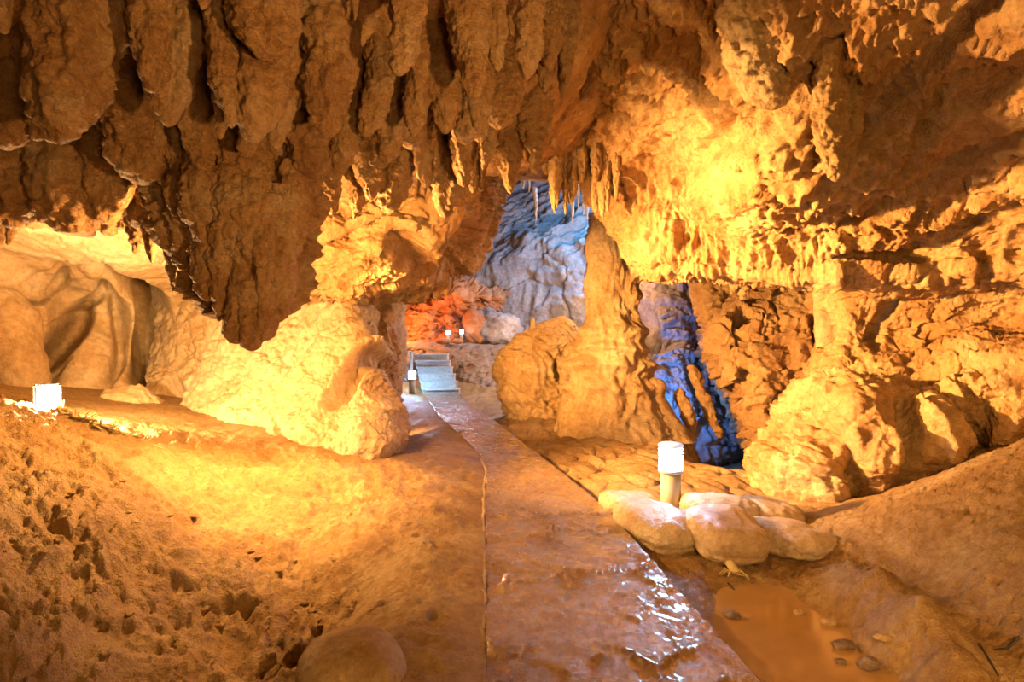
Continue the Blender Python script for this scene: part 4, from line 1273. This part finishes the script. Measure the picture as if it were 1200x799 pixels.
# ------------------------------------------------------------------ sacks around the near bollard
def sack(c, r, rot, label, seed, tied=None):
    z0 = gz(c[0], c[1])
    c = np.array([c[0], c[1], z0 + r[2] * c[2]])
    R = rotm(*rot)

    def wr(P):
        L = (P - c) @ R
        u = L[:, 0] / r[0]
        ends = sst(0.5, 1.0, np.abs(u))
        w = 0.026 * ends * ridged(L * np.array([0.5, 2.2, 2.2]), 0.10, 2, seed=seed) + 0.012 * ridged(warp(P, .2, .08, seed), 0.16, 3, seed=seed + 1)
        seam = -0.012 * np.exp(-((L[:, 2] + 0.25 * r[2]) / 0.018) ** 2)
        sag = 0.02 * fbm(P, 0.28, 3, seed=seed + 3)
        return w + seam + sag
    o = blob('sandbag', c, r, M['bag'], rot, 5, 0.03, 0.9, 0.004, 2.7, seed, label, 'sandbag', 'mud-filled sacks around the near bollard light', fn=wr)
    if tied:
        a = R @ np.array([tied * r[0] * 0.97, -0.1 * r[1], -0.25 * r[2]])
        p = c + a
        dr = R @ np.array([tied, -0.2, -0.35])
        pts = [p - dr * 0.04, p + dr * 0.02, p + dr * 0.05, p + dr * 0.09]
        nk = tube('tied_neck', pts, [0.05, 0.028, 0.032, 0.05], M['stick'], o, 12)
        for k in range(7):
            v = dr * 0.06 + np.array([random.uniform(-.05, .05), random.uniform(-.03, .03), random.uniform(-.05, .02)])
            tube('loose_thread', [pts[-1], pts[-1] + v * .6, pts[-1] + v], [0.007, 0.006, 0.003], M['stick'], nk, 6)
    return o


def atg(px, py, d):
    p = W(px, py, d)
    return p[0], p[1]


x, y = atg(739, 592, 5.45)
sack((x, y, 0.75), (0.27, 0.22, 0.10), (0, 4, 15), 'low pale sack at the back left, touching the path edge', 1)
x, y = atg(771, 624, 4.80)
sack((x, y, 0.8), (0.25, 0.40, 0.125), (6, -4, 24), 'glossy dark-ended sack directly in front of the bollard post', 2)
x, y = atg(848, 630, 4.50)
sack((x, y, 0.95), (0.245, 0.37, 0.15), (5, 0, 6), 'plump rounded sack in the middle, raised highest, with a tied neck at its foot', 3)
x, y = atg(842, 602, 5.15)
sack((x, y, 0.75), (0.32, 0.25, 0.14), (0, 5, -6), 'sack mostly hidden behind the plump middle one', 4)
x, y = atg(900, 607, 5.2)
sack((x, y, 0.7), (0.27, 0.24, 0.11), (0, 6, -18), 'small sack with a gathered collar behind the flat grey one', 5, -1)
x, y = atg(920, 640, 4.6)
sack((x, y, 0.6), (0.26, 0.36, 0.11), (0, 6, 28), 'wide flat grey-topped sack on the right, against the mud mound', 6)
# tied neck of the plump sack, lying at its foot
plump = [o for o in bpy.data.objects if o.name.startswith('sandbag') and 'plump' in o.get('label', '')][0]
p0 = W(858, 664, 4.16)
nk = tube('tied_neck', [p0 + np.array([0, .07, .05]), p0, p0 + np.array([.015, -.05, -.035])], [0.06, 0.03, 0.04], M['stick'], plump, 12)
for k in range(9):
    v = np.array([random.uniform(-.12, .14), random.uniform(-.08, .0), random.uniform(-.06, .01)])
    tube('loose_thread', [p0 + np.array([.01, -.04, -.03]), p0 + v * .6 + np.array([0, -.03, 0]), p0 + v + np.array([0, -.04, -.02])], [0.010, 0.008, 0.004], M['stick'], nk, 6)

# ------------------------------------------------------------------ boulders, puddle, pebbles
bx = W(412, 790, 2.62)
blob('boulder', (bx[0], bx[1], 0.10), (0.235, 0.26, 0.165), M['boulder'], (0, 0, 20), 6, 0.06, 0.9, 0.008, 2.2, 4, 'smooth brown half-buried boulder at the bottom edge beside the mud bank', 'rock')


def make_puddle():
    """a level sheet of muddy water; the mud around it rises through it"""
    pts = [(1.02, 3.0), (1.0, 3.7), (1.2, 4.2), (1.5, 4.35), (2.0, 4.1), (2.0, 3.4), (2.0, 2.8), (2.0, 2.3), (1.8, 1.7), (1.16, 1.7), (1.10, 2.4)]
    n = len(pts)
    V = [(1.5, 2.9, -0.085)]
    for ring in (0.5, 1.0):
        for (a, b) in pts:
            V.append((1.5 + (a - 1.5) * ring, 2.9 + (b - 2.9) * ring, -0.085))
    T = []
    for k in range(n):
        j = (k + 1) % n
        T += [(0, 1 + k, 1 + j), (1 + k, 1 + n + k, 1 + n + j), (1 + k, 1 + n + j, 1 + j)]
    o = link('puddle_water', np.array(V), np.array(T), wm, origin=(1.5, 2.9, -0.085), tri=True, smooth=False)
    tag(o, 'shallow muddy brown puddle between the path edge and the mud lobe', 'puddle', None, 'stuff')


make_puddle()
for (px, py, s, sq, mt, lab) in ((858, 716, 0.050, 0.6, 'pebble', 'dark wet pebble with a blue glint standing in the puddle near the path'),
                                 (971, 724, 0.042, 0.6, 'palepebble', 'pale yellow pebble in the middle of the puddle'),
                                 (988, 751, 0.060, 0.4, 'pebble', 'rough flat dark stone at the right rim of the puddle'),
                                 (1018, 774, 0.062, 0.55, 'pebble', 'largest grey stone of those at the right rim of the puddle'),
                                 (985, 769, 0.030, 0.5, 'pebble', 'little brown pebble beside the largest grey stone'),
                                 (936, 712, 0.035, 0.4, 'palepebble', 'small muddy clod at the upper edge of the puddle'),
                                 (1035, 765, 0.05, 0.4, 'palepebble', 'flat tan stone behind the largest grey stone')):
    d = F * (CAMZ + 0.07) / (py - CY + 4)
    p = W(px, py, d)
    blob('pebble', (p[0], p[1], max(gz(p[0], p[1]), -0.085) + 0.2 * s), (s, s * .7, s * sq), M[mt], (0, 0, px % 60 - 30), 4, 0.2, 0.8, 0.05, 2.0, px * .1, lab, 'pebble')
for (px, py, dx, dy, lab) in ((853, 690, 0.02, -0.10, 'thin curved dark twig lying on the wet mud above the puddle'), (1147, 727, -0.01, -0.13, 'dark stick lying in the dip of the right mud mound'), (1195, 772, -0.12, 0.0, 'short dark twig near the right edge on the mud mound')):
    d = 4.0 if px < 900 else 2.9
    p = W(px, py, d)
    q = [np.array([p[0] + dx * t, p[1] + dy * t, 0]) for t in (0, .5, 1)]
    for v in q:
        v[2] = gz(v[0], v[1]) + 0.01
    tube('twig', q, [0.006, 0.006, 0.004], M['dark'], n=6, label=lab, cat='twig')

# lumps of broken mud in the left hollow
GC = 'mud clods in the left hollow'
i = 0
for _ in range(1500):
    if i >= 90:
        break
    px, py = random.uniform(0, 430), random.uniform(585, 760)
    d = random.uniform(2.9, 4.6)
    x = (px - CX) / F * d
    z = gz(x, d)
    yy = CY - (z - CAMZ) / d * F
    if not (560 < yy < 790) or x > -0.95 or (x < -2.9):
        continue
    s = random.uniform(0.012, 0.035)
    blob('mud_clod', (x, d, z), (s, s * .8, s * .42), M['mud'], (0, 0, random.uniform(0, 180)), 3, 0.35, 0.9, 0.1, 2.0, i * 1.7, 'rough clod of brown mud in the broken hollow left of the path', 'clod', GC)
    i += 1

# ------------------------------------------------------------------ light
WARM = (1.0, 0.50, 0.15)
point('floodlight_lamp', hc + aim * 0.14 + np.array([0, 0, 0.05]), 720, (1.0, 0.60, 0.24), 0.08)
back = W(275, 352, 5.7)
point('alcove_lamp', W(283, 330, 4.98), 440, WARM, 0.06)
point('alcove_spot_lamp', back + np.array([0, 0.1, 0]), 130, WARM, 0.10, (W(360, 360, 8), 140))
point('right_wall_fill', back + np.array([0.05, -0.1, 0.0]), 6800, WARM, 0.06, (W(950, 410, 7.0), 72), 1.0)  # added unseen spot, supplements the light on the right wall
point('hollow_fill', W(268, 300, 5.15), 1000, WARM, 0.06, (W(330, 640, 5.6), 76), 0.9)  # added spot without a fixture, brightens the mud floor on the left
point('drapery_fill', back + np.array([0.03, -0.3, 0.1]), 1900, WARM, 0.05, (W(920, 130, 4.8), 44), 0.9)  # added side light, models the flowstone folds from the left
point('passage_lamp', W(438, 470, 8.75), 420, WARM, 0.06)
point('chamber_blue_lamp', W(714, 232, 20.5), 1000, (0.09, 0.42, 1.0), 0.2)
point('ravine_blue_lamp', W(770, 468, 11.0), 170, (0.08, 0.28, 1.0), 0.1, (W(840, 420, 12.5), 150))
point('ravine_warm_lamp', W(720, 330, 11.8), 120, (1.0, 0.55, 0.3), 0.1)
point('terrace_warm_lamp', W(463, 372, 19.8), 330, (1.0, 0.34, 0.10), 0.1)
point('chamber_warm_lamp', W(722, 335, 17.5), 1300, (1.0, 0.66, 0.45), 0.1)
point('foreground_fill', (0.9, -0.9, 1.4), 330, WARM, 0.3)  # added warm fill behind the camera for the foreground
point('mound_fill', (1.0, -0.8, 2.3), 520, WARM, 0.08, ((2.9, 3.8, 0.4), 58), 1.0)  # added spot behind the camera to brighten the right mud mound
point('stalactite_fill', (1.9, 0.3, 0.9), 900, WARM, 0.10, ((-1.5, 4.2, 3.25), 66), 1.0)  # added unseen spot that lights the near stalactites from the side
point('column_fill', back + np.array([0.02, -0.15, 0.05]), 3600, WARM, 0.05, (W(672, 400, 11), 40), 0.8)  # added spot to brighten the column and the squat mound

wd = bpy.data.worlds.new('ambient_fill')  # added dim warm ambient fill, no real source in a closed cave
wd.use_nodes = True
wd.node_tree.nodes['Background'].inputs['Color'].default_value = (0.9, 0.5, 0.2, 1)
wd.node_tree.nodes['Background'].inputs['Strength'].default_value = 0.01
SC.world = wd

cam = bpy.data.cameras.new('camera')
cam.lens = F / 1200 * 36
cam.sensor_width = 36
cam.clip_start = 0.05
co = bpy.data.objects.new('camera', cam)
COL.objects.link(co)
co.location = (0, 0, CAMZ)
co.rotation_euler = (math.pi / 2, 0, 0)
SC.camera = co
SC.view_settings.view_transform = 'Standard'
SC.view_settings.look = 'None'
SC.view_settings.gamma = 1
SC.view_settings.use_curve_mapping = False
SC.view_settings.exposure = 0.2
SC.cycles.use_denoising = True
SC.cycles.use_adaptive_sampling = False
SC.cycles.caustics_reflective = False
SC.cycles.caustics_refractive = False
SC.cycles.max_bounces = 6
SC.cycles.diffuse_bounces = 1
